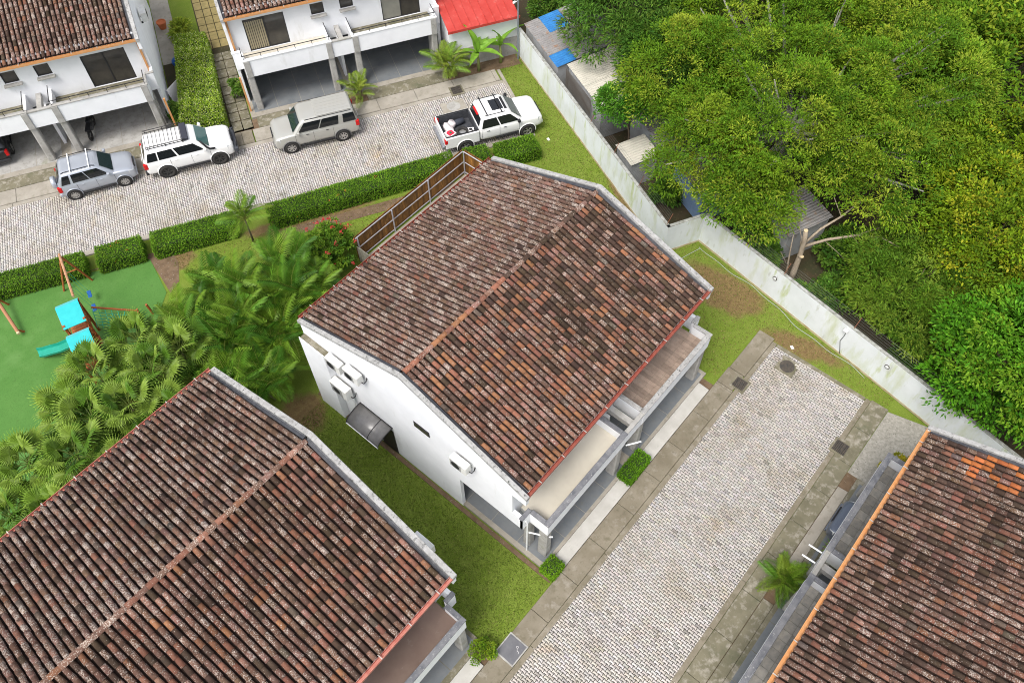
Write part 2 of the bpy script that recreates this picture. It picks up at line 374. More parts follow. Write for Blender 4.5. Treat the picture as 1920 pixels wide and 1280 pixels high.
def pave(road, inside, a0, a1, b0, b1, ang, z, cam_near):
    """rows of interlocking pavers; a across the rows, b along; nearest 300 to the viewer as single pieces"""
    ca, sa = math.cos(ang), math.sin(ang)
    na, nb = int((a1 - a0) / PW), int((b1 - b0) / PL)
    ii, jj = np.meshgrid(np.arange(na), np.arange(nb), indexing='ij')
    a = a0 + (ii + .5) * PW; b = b0 + (jj + .5 + .5 * (ii % 2)) * PL
    a, b = a.ravel(), b.ravel()
    ok = inside(a, b) & (b < b1 - PL * .4); a, b = a[ok], b[ok]
    x, y = a * ca - b * sa, a * sa + b * ca
    n = len(x)
    rz = ang + RNG.normal(0, .012, n); zz = z + RNG.normal(0, .003, n)
    order = np.argsort((x - cam_near[0]) ** 2 + (y - cam_near[1]) ** 2)
    single, rest = order[:300], order[300:]
    for k, i in enumerate(single):
        link('paver', PAVER_MESHES[k * 5 % 8 if k % 3 else k % 8], road, (x[i], y[i], zz[i]), (0, 0, rz[i]))
    c, s = np.cos(rz[rest]), np.sin(rz[rest]); m = len(rest); k = len(PVV)
    V = np.empty((m, k, 3), np.float32)
    V[:, :, 0] = PVV[None, :, 0] * c[:, None] - PVV[None, :, 1] * s[:, None] + x[rest][:, None]
    V[:, :, 1] = PVV[None, :, 0] * s[:, None] + PVV[None, :, 1] * c[:, None] + y[rest][:, None]
    V[:, :, 2] = PVV[None, :, 2] + zz[rest][:, None]
    F = (PVF[None] + (np.arange(m) * k)[:, None, None]).reshape(-1, 4)
    T = (paver_tints(m)[:, None, :] * PVK[None]).reshape(-1, 4)
    o = link('paving', raw_mesh('paving', V.reshape(-1, 3), F, PAVER, tint=T), road); o['kind'] = 'stuff'

LOW = sheet('lower_road', rect(1.5, 24.2, -0.30, 4.4), 0.012, JOINT)
def in_low(a, b):
    r = (a > 1.6) & (a < 24.2) & (b > -.42) & (b < 4.5)
    return r & ~((abs(a - 23.5) < .38) & (abs(b - 3.35) < .33))
pave(LOW, in_low, 1.6, 24.2, -.40, 4.55, 0.0, .05, (11.5, 2.2))
UPP = sheet('upper_road', wrect(-19, 13.62, 33.0, 37.7), 0.012, JOINT)
def in_up(a, b):
    r = (a > -18.9) & (a < 13.7) & (b > 32.9) & (b < 37.85)
    return r & ~((abs(a - 10.15) < .62) & (abs(b - 36.75) < .33))
pave(UPP, in_up, -18.9, 13.7, 32.95, 37.9, WA, .05, (9.5, 34.2))

def kerb_run(name, ang, a0, a1, b0, b1, z0, z1, step, mat_):
    """a kerb or a slab walk laid in separate slabs, a along, b across"""
    root = empty(name, (0, 0, 0), ang); root['kind'] = 'structure'
    a = a0
    while a < a1 - .05:
        L = min(step * random.uniform(.94, 1.06), a1 - a)
        MB().box(a + .008, a + L - .008, b0, b1, z0, z1 + random.uniform(-.004, .004)).build('slab', mat_, root, bevel=.012, seg=1)
        a += L
    return root
kerb_run('gutter_channel', 0, 1.5, 24.3, 4.33, 4.55, -.05, .066, 2.4, WALK)
kerb_run('sidewalk', 0, 1.5, 20.75, 4.56, 5.40, -.05, .10, 1.92, WALK)
kerb_run('sidewalk', 0, 21.75, 24.45, 4.56, 5.36, -.05, .10, 2.8, WALK)
kerb_run('gutter_channel', 0, 1.5, 24.3, -.45, -.23, -.05, .066, 2.4, WALK)
kerb_run('sidewalk', 0, 1.5, 24.35, -1.26, -.46, -.05, .10, 1.95, CONC_D)
kerb_run('road_end_kerb', R(90), -.2, 4.3, -24.30, -24.12, -.05, .07, 2.3, CONC_D)
kerb_run('gutter_channel', WA, -19, 13.6, 37.64, 37.90, -.05, .066, 2.4, WALK_U)
kerb_run('sidewalk', WA, -19, -6.3, 37.92, 38.95, -.05, .10, 2.6, WALK_U)
kerb_run('sidewalk', WA, -5.6, -1.2, 37.92, 39.0, -.05, .09, 1.3, WALK)
kerb_run('sidewalk', WA, -1.15, 13.5, 37.92, 38.95, -.05, .10, 2.4, WALK_U)
kerb_run('road_kerb', WA, -19, 13.7, 32.78, 33.08, -.05, .10, 2.0, WALK_U)
kerb_run('road_end_kerb', WA + R(90), 33.1, 38.9, -13.80, -13.62, -.05, .07, 2.0, WALK_U)
# lower left walk gap with the street drain
drn = kerb_run('sidewalk', 0, 20.76, 21.74, 4.60, 5.40, -.05, .10, 1.1, WALK)

def drain(name, x, y, rz, label, s=.62):
    t = empty(name, (x, y, 0), rz, label, 'drain grate')
    MB().box(-s / 2 - .1, s / 2 + .1, -s / 2 - .1, s / 2 + .1, .01, .108).build('concrete_collar', CONC_D, t, bevel=.01)
    MB().box(-s / 2, s / 2, -s / 2, s / 2, .1, .116).build('dark_pit', HOLE, t)
    for i in range(9): 
        MB().box(-s / 2 + i * s / 9 + .006, -s / 2 + i * s / 9 + .045, -s / 2, s / 2, .117, .135).build('bar', GRATE, t)
    for j in (-s / 2, -s / 6 - .015, s / 6 - .015, s / 2 - .03):
        MB().box(-s / 2, s / 2, j, j + .03, .12, .137).build('cross_bar', GRATE, t)
drain('street_drain', 21.27, 4.52, 0, 'square iron drain grate in the sidewalk before the main house', .55)
drain('street_drain', 21.30, -.50, 0, 'square iron drain grate across the road on the right walk', .58)
drain('street_drain', *wn(10.75, 37.95), WA, 'iron drain grate at the end of the upper sidewalk', .6)

t = empty('manhole_cover', (23.5, 3.35, 0), 0, 'round rusty manhole cover in a concrete square at the road end', 'manhole')
MB().box(-.47, .47, -.45, .45, 0, .052).build('concrete_square', CONC_D, t, bevel=.01)
MB().lathe([(.34, .05), (.34, .066), (.30, .068), (.0, .066)], 28, 'z').build('iron_ring', GRATE, t)
for k in range(4): MB().lathe([(.08 + .06 * k, .067), (.08 + .06 * k, .078), (.105 + .06 * k, .078), (.105 + .06 * k, .067)], 24, 'z', close=True).build('raised_ring', GRATE, t)
t = empty('manhole_cover', wn(10.15, 36.75) + (0,), WA, 'round concrete manhole cover behind the white pickup', 'manhole')
MB().box(-.72, .72, -.47, .47, 0, .052).build('concrete_square', WALK_U, t, bevel=.01)
MB().lathe([(.40, .05), (.40, .064), (.36, .066), (.0, .064)], 28, 'z').build('lid', CONC, t)

# cover plate in the near sidewalk with scratched mark
t = empty('utility_cover', (5.72, 5.0, .10), 0, 'dark grey square utility cover in the sidewalk by the small bush', 'cover')
MB().box(-.48, .48, -.44, .44, -.02, .012).build('frame', CONC, t, bevel=.01)
MB().box(-.42, .42, -.39, .39, .013, .022).build('plate', PLATE, t, bevel=.006)
MB().tube([(.02, -.30, .024), (.10, -.27, .024), (.08, -.20, .024), (.14, -.16, .024)], .008, 4).build('chalk_mark', PLASTW, t)
MB().lathe([(.035, .023), (.045, .023), (.045, .026), (.035, .026)], 12, 'z', c=(.2, -.12, 0), close=True).build('chalk_mark', PLASTW, t)

# ramps and hard standing before the garages
sheet('planting_strip', rect(-6.6, 5.0, 5.40, 5.99), .012, EARTH)
sheet('planting_strip', rect(8.8, 20.5, 5.40, 5.99), .012, EARTH)
sheet('planting_strip', rect(8.5, 20.5, -1.74, -1.26), .012, EARTH)
sheet('planting_strip', wrect(-17.1, 10.9, 38.94, 39.87), .012, EARTH)
sheet('planting_strip', wrect(10.9, 15.2, 38.94, 39.95), .012, EARTH)
for (u0, u1, m_) in ((9.55, 14.05, RAMP), (15.35, 20.1, RAMP)):
    o = MB().hexa([(u0, 5.42, .0), (u1, 5.42, .0), (u1, 5.98, .0), (u0, 5.98, .0), (u0, 5.42, .10), (u1, 5.42, .10), (u1, 5.98, .15), (u0, 5.98, .15)]).build('driveway_ramp', m_, bevel=.01); struct(o)
struct(MB().box(8.87, 20.74, 5.99, 11.7, -.05, .145).build('carport_base', WALK_U, bevel=.01))
struct(MB().box(8.62, 8.80, 5.5, 18.9, -.05, .06).build('lawn_edging', EARTH))
for u0, u1 in ((-6.5, -.95), (-.45, 4.6)):
    o = MB().hexa([(u0, 5.42, .0), (u1, 5.42, .0), (u1, 5.98, .0), (u0, 5.98, .0), (u0, 5.42, .10), (u1, 5.42, .10), (u1, 5.98, .15), (u0, 5.98, .15)]).build('driveway_ramp', RAMP, bevel=.01); struct(o)
struct(MB().box(-6.6, 5.2, 5.99, 11.8, -.05, .145).build('carport_base', CONC_D, bevel=.01))
for u0, u1 in ((8.6, 13.5), (15.2, 19.6)):
    o = MB().hexa([(u0, -1.72, .0), (u1, -1.72, .0), (u1, -1.28, .0), (u0, -1.28, .0), (u0, -1.72, .15), (u1, -1.72, .15), (u1, -1.28, .10), (u0, -1.28, .10)]).build('driveway_ramp', CONC_D if u0 < 10 else WALK_U, bevel=.01); struct(o)
struct(MB().box(8.56, 20.44, -7.5, -1.73, -.05, .145).build('carport_base', CONC_D, bevel=.01))
for w0, w1 in ((-17.1, -11.6), (-10.8, -5.5), (-.75, 4.3), (5.7, 10.6)):
    pts = [wn(w0, 38.98), wn(w1, 38.98), wn(w1, 39.84), wn(w0, 39.84)]
    b = MB(); b.hexa([p + (-.02,) for p in pts] + [pts[0] + (.10,), pts[1] + (.10,), pts[2] + (.15,), pts[3] + (.15,)]); struct(b.build('driveway_ramp', CONC_D, bevel=.01))
for w0, w1 in ((-17.1, -5.2), (-1.0, 10.95)):
    struct(sheet('carport_base', wrect(w0, w1, 39.86, 46.0), .145, WALK_U, thick=.2))
sheet('gravel_strip', [(20.5, -1.28), (24.3, -1.28), (24.7, -2.9), (24.2, -5), (20.5, -5)], .012, GRAVEL)
sheet('side_path', wrect(-5.15, -4.0, 46.6, 56), .03, WALK_U, thick=.06)
sheet('garden_bed', wrect(-5.15, -4.55, 39.9, 46.6), .012, SOIL)
sp = sheet('stepping_path', wrect(-2.3, -1.05, 39.1, 47), .012, SOIL)
for i in range(9):
    for j in range(2):
        MB().prism([wn(-2.2 + j * .58 + random.uniform(0, .04), 39.2 + i * .82), wn(-1.66 + j * .58, 39.2 + i * .82 + random.uniform(0, .05)), wn(-1.66 + j * .58, 39.95 + i * .82), wn(-2.2 + j * .58, 39.95 + i * .82)], .01, .045).build('slab', CONC_D, sp)
yl = sheet('back_patio', wrect(-2.6, -1.05, 47, 56), .012, SOIL)
YB = mat('yellow_slab', (.30, .235, .10), (.22, .18, .075), 3, rough=.9)
for i in range(10):
    for j in range(3):
        MB().prism(wrect(-2.55 + j * .5 + .02, -2.08 + j * .5, 47.1 + i * .85 + .02, 47.1 + i * .85 + .8), .01, .04).build('slab', YB, yl)

sheet('playground_turf', [(1.6, 35.15), (5.9, 32.95), (8.5, 31.25), (7.75, 28.9), (4.2, 26.2), (-4, 22.5), (-14, 24), (-10, 41)], .02, TURF)
sheet('earth_bed', wrect(-15.6, -10.6, 31.0, 31.55), .016, EARTH)
sheet('earth_bed', [(5.9, 33.1), (9.6, 31.1), (9.3, 30.0), (8.6, 29.0), (7.85, 28.7), (8.5, 31.3)], .014, EARTH)
sheet('earth_bed', wrect(-1.3, 8.9, 30.35, 31.0), .012, EARTH)

# blades of grass standing on the lawns
def grass(name, poly_fn, box, dens, h, cols, parent=None):
    x0, x1, y0, y1 = box; n = int((x1 - x0) * (y1 - y0) * dens)
    x = RNG.uniform(x0, x1, n); y = RNG.uniform(y0, y1, n); ok = poly_fn(x, y); x, y = x[ok], y[ok]; n = len(x)
    a = RNG.uniform(0, 6.283, n); hh = h * RNG.uniform(.5, 1.2, n); w = .018 + .012 * RNG.random(n); l = hh * RNG.uniform(.2, 1.0, n); b = RNG.uniform(0, 6.283, n)
    P = np.zeros((n, 3, 3), np.float32)
    P[:, 0, 0] = x - w * np.cos(a); P[:, 0, 1] = y - w * np.sin(a); P[:, 1, 0] = x + w * np.cos(a); P[:, 1, 1] = y + w * np.sin(a)
    P[:, 2, 0] = x + l * np.cos(b); P[:, 2, 1] = y + l * np.sin(b); P[:, 2, 2] = hh; P[:, :2, 2] = .0
    c = np.array(cols)[RNG.integers(0, len(cols), n)] * RNG.normal(1, .18, (n, 1)).clip(.5, 1.5)
    o = link(name, raw_mesh(name, P.reshape(-1, 3), np.arange(n * 3).reshape(-1, 3), GRASSB, tint=np.concatenate([c, np.ones((n, 1))], 1)))
    o['kind'] = 'stuff'
GC = [(.135, .195, .028), (.18, .225, .045), (.10, .155, .02), (.24, .25, .075)]
DC = [(.24, .18, .075), (.17, .13, .05), (.30, .25, .12), (.12, .15, .03)]
grass('grass', lambda x, y: (x < 8.6) & (x > 5.3), (5.3, 8.6, 5.5, 18.5), 500, .05, GC)
grass('grass', lambda x, y: (x < 27.2 - (10.6 - y) * .18) & (x > 20.85) & ((y > 5.5) | (x > 24.4)) & ~((y < 0) & (x < 24.4)), (20.8, 27.2, -1.2, 11.4), 260, .05, DC + GC[:2])
grass('grass', lambda x, y: (x < 26.1 + (y - 11.4) * .414) & (x * WX[0] + y * WX[1] > 10) & ((x * WX[0] + y * WX[1] > 13.8) | (x * WN_[0] + y * WN_[1] < 31.2)), (20.8, 32.6, 11.4, 27.2), 260, .05, GC + DC[:1])
grass('grass', lambda x, y: (x * WN_[0] + y * WN_[1] < 31.1) & (x > 9) & (y > 23.3), (9, 24, 23.3, 31), 200, .05, GC + DC[:2])

# ------------------------------------------------------------------ houses
ARC = 5
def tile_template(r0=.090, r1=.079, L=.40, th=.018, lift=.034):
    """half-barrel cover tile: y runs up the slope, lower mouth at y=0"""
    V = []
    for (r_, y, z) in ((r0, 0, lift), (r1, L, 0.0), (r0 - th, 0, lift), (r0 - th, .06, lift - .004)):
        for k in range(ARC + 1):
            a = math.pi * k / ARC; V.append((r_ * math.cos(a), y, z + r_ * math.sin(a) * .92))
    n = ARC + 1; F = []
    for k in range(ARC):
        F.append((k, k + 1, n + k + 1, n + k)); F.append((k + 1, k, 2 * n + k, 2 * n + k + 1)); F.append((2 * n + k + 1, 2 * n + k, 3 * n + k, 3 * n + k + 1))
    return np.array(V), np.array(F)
TV, TF = tile_template()
TK = np.tile(np.array([1.0, .22, .15])[:, None] * np.array([[1, 1, 1, 0]]) + np.array([[0, 0, 0, 1]]), (ARC, 1)) * np.tile(np.array([[1, 1, 1, 1], [1, 1, 1, .2], [1, 1, 1, 0]]), (ARC, 1))   # mouth of every tile painted dark, drawing shaded joint lines in colour
CATS = {'dark': ((.078, .050, .035), .42), 'brown': ((.140, .081, .058), .66), 'lich': ((.172, .102, .076), .90), 'lich2': ((.178, .102, .073), .80), 'red': ((.215, .098, .064), .58),
        'orange': ((.29, .132, .074), .45), 'grey': ((.125, .095, .077), .58), 'pink': ((.245, .130, .094), .72), 'new': ((.48, .16, .055), 0.0)}
TILE_MESHES = {}
for c, (rgb, al) in CATS.items():
    TILE_MESHES[c] = []
    for k in range(4):
        g = random.uniform(.86, 1.16); tv = np.array([rgb[0] * g, rgb[1] * g * random.uniform(.93, 1.07), rgb[2] * g * random.uniform(.9, 1.1), al])
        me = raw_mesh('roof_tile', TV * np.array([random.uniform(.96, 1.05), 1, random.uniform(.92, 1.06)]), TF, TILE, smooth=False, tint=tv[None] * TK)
        TILE_MESHES[c].append(me)

def choose_cat(wts):
    ks = list(wts); p = np.array([wts[k] for k in ks], float); return ks[RNG.choice(len(ks), p=p / p.sum())]

def wall_cells(b, axis, c0, c1, a0, a1, z0, z1, openings):
    """a wall slab with real openings; axis 'x': runs along x between y=c0..c1; openings (a0,a1,z0,z1)"""
    xs = sorted({a0, a1, *[o[0] for o in openings], *[o[1] for o in openings]}); zs = sorted({z0, z1, *[o[2] for o in openings], *[o[3] for o in openings]})
    for i in range(len(xs) - 1):
        for j in range(len(zs) - 1):
            cx, cz = (xs[i] + xs[i + 1]) / 2, (zs[j] + zs[j + 1]) / 2
            if any(o[0] < cx < o[1] and o[2] < cz < o[3] for o in openings): continue
            if axis == 'x': b.box(xs[i], xs[i + 1], c0, c1, zs[j], zs[j + 1])
            else: b.box(c0, c1, xs[i], xs[i + 1], zs[j], zs[j + 1])

HW = 11.9
def house(name, label, loc, rz, ze, zr, yf, ym, yr, weights, view, gut, floors, caps, wins=False, ceil=2.60, wall_y=1.42, seeds=0, tile_parts=300, side_y=4.05):
    """a pair of terrace houses under one tiled gable roof. x along the street, y from the street back"""
    H = empty(name, loc, rz, label, 'house')
    cr, sr = math.cos(rz), math.sin(rz)
    world = lambda x, y: (loc[0] + x * cr - y * sr, loc[1] + x * sr + y * cr)
    sf, sb = (zr - ze) / (ym - yf), (zr - ze) / (yr - ym)
    # gable walls with the open carport corner cut out
    for x0, x1 in ((0.0, .16), (HW - .16, HW)):
        p = [(side_y, 0), (yr - .1, 0), (yr - .1, ze - .05), (ym, zr + .02), (yf - .12, ze - .06), (yf - .12, ze - .62), (wall_y - .06, ze - .62), (wall_y - .06, 3.5), (.86, 3.5), (.86, ceil), (side_y, ceil)]
        MB().extrude([(x0, y, z) for y, z in p], (x1 - x0, 0, 0)).build('gable_wall', WHITE, H)
        # sloping coping on top of the wall
        for (ya, za, yb, zb) in ((yf - .17, ze - .015, ym, zr + .16), (ym, zr + .16, yr + .05, ze - .03)):
            xa, xb = (x0 - .02, x0 + .15) if x0 == 0 else (x1 - .17, x1 + .03)
            MB().hexa([(xa, ya, za - .14), (xb, ya, za - .14), (xb, yb, zb - .14), (xa, yb, zb - .14), (xa, ya, za + .05), (xb, ya, za + .05), (xb, yb, zb + .05), (xa, yb, zb + .05)]).build('coping', COPING, H, bevel=.012, seg=1)
            # strip of metal flashing between coping and tiles
            xc, xd = (x0 + .155, x0 + .27) if x0 == 0 else (x1 - .22, x1 - .175)
            MB().hexa([(xc, ya + .12, za - .12), (xd, ya + .12, za - .12), (xd, yb, zb - .10), (xc, yb, zb - .10), (xc, ya + .12, za - .02), (xd, ya + .12, za - .055), (xd, yb, zb - .055), (xc, yb, zb - .02)]).build('flashing', DARKSEAL if x0 == 0 else FLASH, H)
            if x0 > 0:
                MB().hexa([(xc - .10, ya + .12, za - .16), (xc - .002, ya + .12, za - .16), (xc - .002, yb, zb - .16), (xc - .10, yb, zb - .16), (xc - .10, ya + .12, za - .095), (xc - .002, ya + .12, za - .06), (xc - .002, yb, zb - .06), (xc - .10, yb, zb - .095)]).build('sealant_strip', DARKSEAL, H)
    MB().box(.16, HW - .16, yr - .55, yr - .40, 0, ze - .05).build('rear_wall', WHITE, H)
    mid = HW / 2
    # upper front wall
    ops = []
    if wins:
        for s0 in (1.05, 8.72): ops.append((s0, s0 + 2.24, 2.96, 4.94))
        for s0 in (4.78, 6.42): ops.append((s0, s0 + .74, 4.32, 5.0))
    else:
        for s0 in (1.6, 8.1): ops.append((s0, s0 + 2.24, 3.02, 4.94))
    b = MB(); wall_cells(b, 'x', wall_y, wall_y + .16, .16, HW - .16, 2.66, ze + .1, ops); b.build('front_wall', WHITE, H)
    for k, (a0, a1, z0, z1) in enumerate(ops):
        big = a1 - a0 > 1
        W = empty('sliding_window' if big else 'small_window', (0, 0, 0), parent=H)
        f = MB()
        for (x0, x1, c0, c1) in ((a0, a0 + .05, z0, z1), (a1 - .05, a1, z0, z1), (a0 + .05, a1 - .05, z0, z0 + .05), (a0 + .05, a1 - .05, z1 - .05, z1)):
            f.box(x0, x1, wall_y + .06, wall_y + .12, c0, c1)
        if big:
            c = (a0 + a1) / 2; f.box(c - .03, c + .03, wall_y + .055, wall_y + .125, z0 + .05, z1 - .05)
        f.build('frame', FRAME, W)
        if big:
            c = (a0 + a1) / 2
            MB().box(a0 + .05, c - .03, wall_y + .085, wall_y + .095, z0 + .05, z1 - .05).build('pane', SCREEN if (k + seeds) % 2 else GREY_BLIND, W)
            MB().box(c + .03, a1 - .05, wall_y + .085, wall_y + .095, z0 + .05, z1 - .05).build('pane', SCREEN, W)
            if seeds == 5 and k == 0:
                for q in range(9):
                    MB().box(a0 + .06 + q * .115, a0 + .06 + q * .115 + .085, wall_y + .070, wall_y + .082, z0 + .06, z1 - .2).build('curtain_fold', CURTAIN, W, bevel=.01, seg=1)
            if seeds == 4 and k == 0: pass
        else:
            MB().box(a0 + .05, a1 - .05, wall_y + .085, wall_y + .095, z0 + .05, z1 - .05).build('pane', SCREEN, W)
            MB().box(a0 - .08, a1 + .08, wall_y - .22, wall_y + .05, z0 - .11, z0 - .012).build('sill', CONC, W, bevel=.012, seg=1)
    # floor over the carport, carport back wall and middle wall
    MB().box(.16, HW - .16, wall_y + .16, yr - .56, 2.66, 2.9).build('upper_floor', WHITE, H)
    b = MB(); wall_cells(b, 'x', 5.4, 5.54, .16, HW - .16, 0, 2.655, [(1.2, 2.2, 0, 2.1), (9.7, 10.7, 0, 2.1)]); b.build('carport_back_wall', WHITE, H)
    MB().box(mid - .08, mid + .08, 1.2, 5.39, .145, 2.655).build('carport_middle_wall', WHITE, H)
    for q, xx in enumerate((1.2, 9.7)):
        d = MB().box(xx + .01, xx + .99, 5.44, 5.49, .14, 2.09).build('door', mat('door_%s_%d' % (name, q), (.10, .055, .03), rough=.5), H)
        MB().lathe([(.02, 5.40), (.03, 5.41), (.03, 5.435)], 10, 'y', c=(xx + .9, 0, 1.05)).build('handle', CHROME, d)
    # balconies
    for k, (xa, xb) in enumerate(((.42, 5.36), (6.54, 11.48))):
        fl = floors[k]
        MB().box(xa + .12, xb - .12, .16, wall_y - .01, 2.64, 2.92).build('balcony_slab', WHITE, H)
        B = MB().box(xa + .12, xb - .12, .17, wall_y - .012, 2.925, 2.945).build('balcony_floor', fl if fl in (BEIGE, BROWNF) else CONC_D, H)
        if fl is PLANKT:      # narrow boards laid across the balcony
            nb = 26; dx = (xb - xa - .26) / nb
            for i in range(nb):
                g = random.uniform(.82, 1.2)
                for (y0, y1) in ((.18, .52), (.53, .87), (.88, wall_y - .02)):
                    tb = MB().box(xa + .13 + i * dx + .004, xa + .13 + (i + 1) * dx - .004, y0, y1, 2.946, 2.962).build('board', PLANKT, B)
                    at = tb.data.attributes.new('tint', 'FLOAT_COLOR', 'FACE'); at.data.foreach_set('color', np.tile(np.array([g, g, g, 1], np.float32) * random.uniform(.9, 1.1), 6))
        elif fl is STONEF:
            nb, nr = 12, 3; dx = (xb - xa - .26) / nb; dy = (wall_y - .2) / nr
            for i in range(nb):
                for j in range(nr):
                    g = random.uniform(.78, 1.22)
                    tb = MB().box(xa + .13 + i * dx + .006, xa + .13 + (i + 1) * dx - .006, .18 + j * dy + .006, .18 + (j + 1) * dy - .006, 2.946, 2.962).build('floor_tile', STONEF, B)
                    at = tb.data.attributes.new('tint', 'FLOAT_COLOR', 'FACE'); at.data.foreach_set('color', np.tile(np.array([g, g * .99, g * .96, 1], np.float32), 6))
        else:
            pass
        cap = caps[k]
        side = xa if k == 0 else xb - .13
        inn = xb - .13 if k == 0 else xa
        # parapet: front band, outer side with the corner jog, inner side
        b = MB(); b.box(xa, xb, 0, .15, ceil, 3.48); b.build('parapet_front', WHITE, H)
        b = MB(); b.box(side, side + .13, .151, .86, ceil, 3.48); b.build('parapet_side', WHITE, H)
        jx0, jx1 = (0.0, xa) if k == 0 else (xb, HW)
        b = MB(); b.box(jx0, jx1, .861, .99, ceil, 3.48); b.build('parapet_side', WHITE, H)
        b = MB(); b.box(inn, inn + .13, .151, wall_y - .003, ceil, 3.48); b.build('parapet_inner', WHITE, H)
        MB().box(xa - .03, xb + .03, -.035, .19, 3.482, 3.55).build('parapet_cap', cap, H, bevel=.012, seg=1)
        MB().box(side - .03, side + .16, .192, .85, 3.482, 3.548).build('parapet_cap', cap, H, bevel=.012, seg=1)
        MB().box(jx0 - (.03 if k == 0 else -.0), jx1 + (.03 if k else .1), .853, 1.03, 3.484, 3.552).build('parapet_cap', cap, H, bevel=.012, seg=1)
        if wins: 
            # thin iron railing standing on the parapet
            rl = empty('railing', (0, 0, 0), parent=H)
            MB().tube([(xa + .02, .06, 3.80), (xb - .02, .06, 3.80)], .022, 6).build('handrail', RAIL, rl)
            MB().tube([(inn + .06, .06, 3.80), (inn + .06, wall_y - .1, 3.80)], .022, 6).build('handrail', RAIL, rl)
            MB().tube([(side + .06, .06, 3.80), (side + .06, .9, 3.80)], .022, 6).build('handrail', RAIL, rl)
            for q in range(6): 
                xx = xa + .1 + q * (xb - xa - .2) / 5
                MB().tube([(xx, .06, 3.53), (xx, .06, 3.80)], .016, 5).build('baluster', RAIL, rl)
        else:
            MB().box(inn - .03, inn + .16, .192, wall_y - .01, 3.482, 3.548).build('parapet_cap', cap, H, bevel=.012, seg=1)
        # columns
        for xc in ((.42, 5.0) if k == 0 else (6.52, 11.1)):
            c = MB(); c.hexa([(xc, .02, .12), (xc + .38, .02, .12), (xc + .38, .46, .12), (xc, .46, .12), (xc + .02, .05, ceil - .004), (xc + .36, .05, ceil - .004), (xc + .36, .44, ceil - .004), (xc + .02, .44, ceil - .004)])
            c.build('column', CONC, H, bevel=.05, seg=1)
            if wins: MB().box(xc + .03, xc + .35, -.055, -.001, ceil + .002, 3.475).build('column_face', CONC, H, bevel=.01, seg=1)
    for xc in (.36, HW - .74): MB().box(xc, xc + .36, .80, 1.14, .12, ceil - .004, t=.02).build('rear_column', CONC, H, bevel=.04, seg=1)
    MB().box(5.37, 6.53, .02, .14, ceil, 3.40).build('link_beam', WHITE, H)
    MB().box(5.34, 6.56, -.01, .17, 3.402, 3.50).build('link_beam_cap', CONC, H, bevel=.01, seg=1)
    MB().box(5.84, 6.10, .171, wall_y - .004, 3.12, 3.42).build('middle_beam', CONC, H, bevel=.01, seg=1)
    # carport slate floor, panel by panel
    for k, (xa, xb) in enumerate(((.20, 5.70), (6.20, 11.7))):
        cf = empty('carport_floor', (0, 0, 0), parent=H)
        nx = 4; dx = (xb - xa) / nx
        for i in range(nx):
            for (y0, y1) in ((-.08, 1.3), (1.32, 2.68), (2.70, 4.04), (4.06, 5.38)):
                MB().box(xa + i * dx + .012, xa + (i + 1) * dx - .012, y0, y1, .13, .152).build('floor_panel', SLATE if not (wins and seeds == 4) else CONC, cf)
    # gutters
    for (y0, tag) in ((yf - .165, 0), (yr + .025, 1)):
        g = MB(); x0, x1 = .14, HW - .14; z = ze - .11
        if tag == 0: prof = [(y0, z), (y0 + .14, z), (y0 + .14, z + .10), (y0 + .125, z + .10), (y0 + .125, z + .015), (y0 + .015, z + .015), (y0 + .015, z + .125), (y0, z + .125)]
        else: prof = [(y0, z), (y0 + .14, z), (y0 + .14, z + .125), (y0 + .125, z + .125), (y0 + .125, z + .015), (y0 + .015, z + .015), (y0 + .015, z + .10), (y0, z + .10)]
        g.extrude([(x0, y, zz) for y, zz in prof], (x1 - x0, 0, 0)); G_ = g.build('gutter', gut, H)
        for q in range(9):
            xx = .8 + q * (HW - 1.6) / 8
            MB().box(xx, xx + .035, y0 - .01, y0 + .19, z + .122, z + .132).build('strap', STRAP, G_)
        MB().box(x0, x1, y0 + (.16 if tag == 0 else -.03), y0 + (.19 if tag == 0 else .0) , z - .06, z + .03).build('fascia', WHITE if gut is not GUT_OR else GUT_OR, H)
    # roof: pans, then cover tiles
    xs0, xs1 = .27, HW - .31
    nc = 48; dx = (xs1 - xs0) / nc
    roof = empty('roof', (0, 0, 0), parent=H)
    slopes = []
    for (ye, sl_, sgn) in ((yf, sf, 1), (yr, sb, -1)):
        V, F = [], []
        zz = [0.0, -.055, -.075, -.055]
        cols = []
        for i in range(nc):
            for q in range(4): cols.append((xs0 + (i + .5 + q / 4) * dx if i < nc - 1 or q == 0 else xs0 + nc * dx, zz[q]))
        cols = [(xs0, -.02)] + cols
        for (x, h) in cols:
            V += [(x, ye, ze + h), (x, ym, zr + h)]
        for i in range(len(cols) - 1):
            F.append((2 * i, 2 * i + 2, 2 * i + 3, 2 * i + 1))
        link('pan_sheet', raw_mesh('pan_sheet', np.array(V), F, PAN), roof)
        slen = math.hypot(ym - ye, zr - ze); nr = int(round((slen - .08) / .335)); exp = (slen - .08) / nr
        ang = math.atan2(zr - ze, abs(ym - ye))
        slopes.append((ye, sgn, ang, nr, exp, slen))
    items = []
    for si, (ye, sgn, ang, nr, exp, slen) in enumerate(slopes):
        for i in range(nc):
            for j in range(nr):
                s = j * exp - .01
                x = xs0 + (i + .5) * dx + random.gauss(0, .004); y = ye + sgn * s * math.cos(ang); z = ze + s * math.sin(ang) + .012
                items.append((x, y, z, ang + .0, sgn, si, i, j, nr))
    cp = np.array((0, 0, CAM_H)); d = []
    for it in items:
        wx, wy = world(it[0], it[1]); d.append(view(wx, wy, it[2]))
    order = np.argsort(d, kind='stable')
    rank = np.empty(len(order), int); rank[order] = np.arange(len(order))
    SV, SF_, ST, base = [], [], [], 0
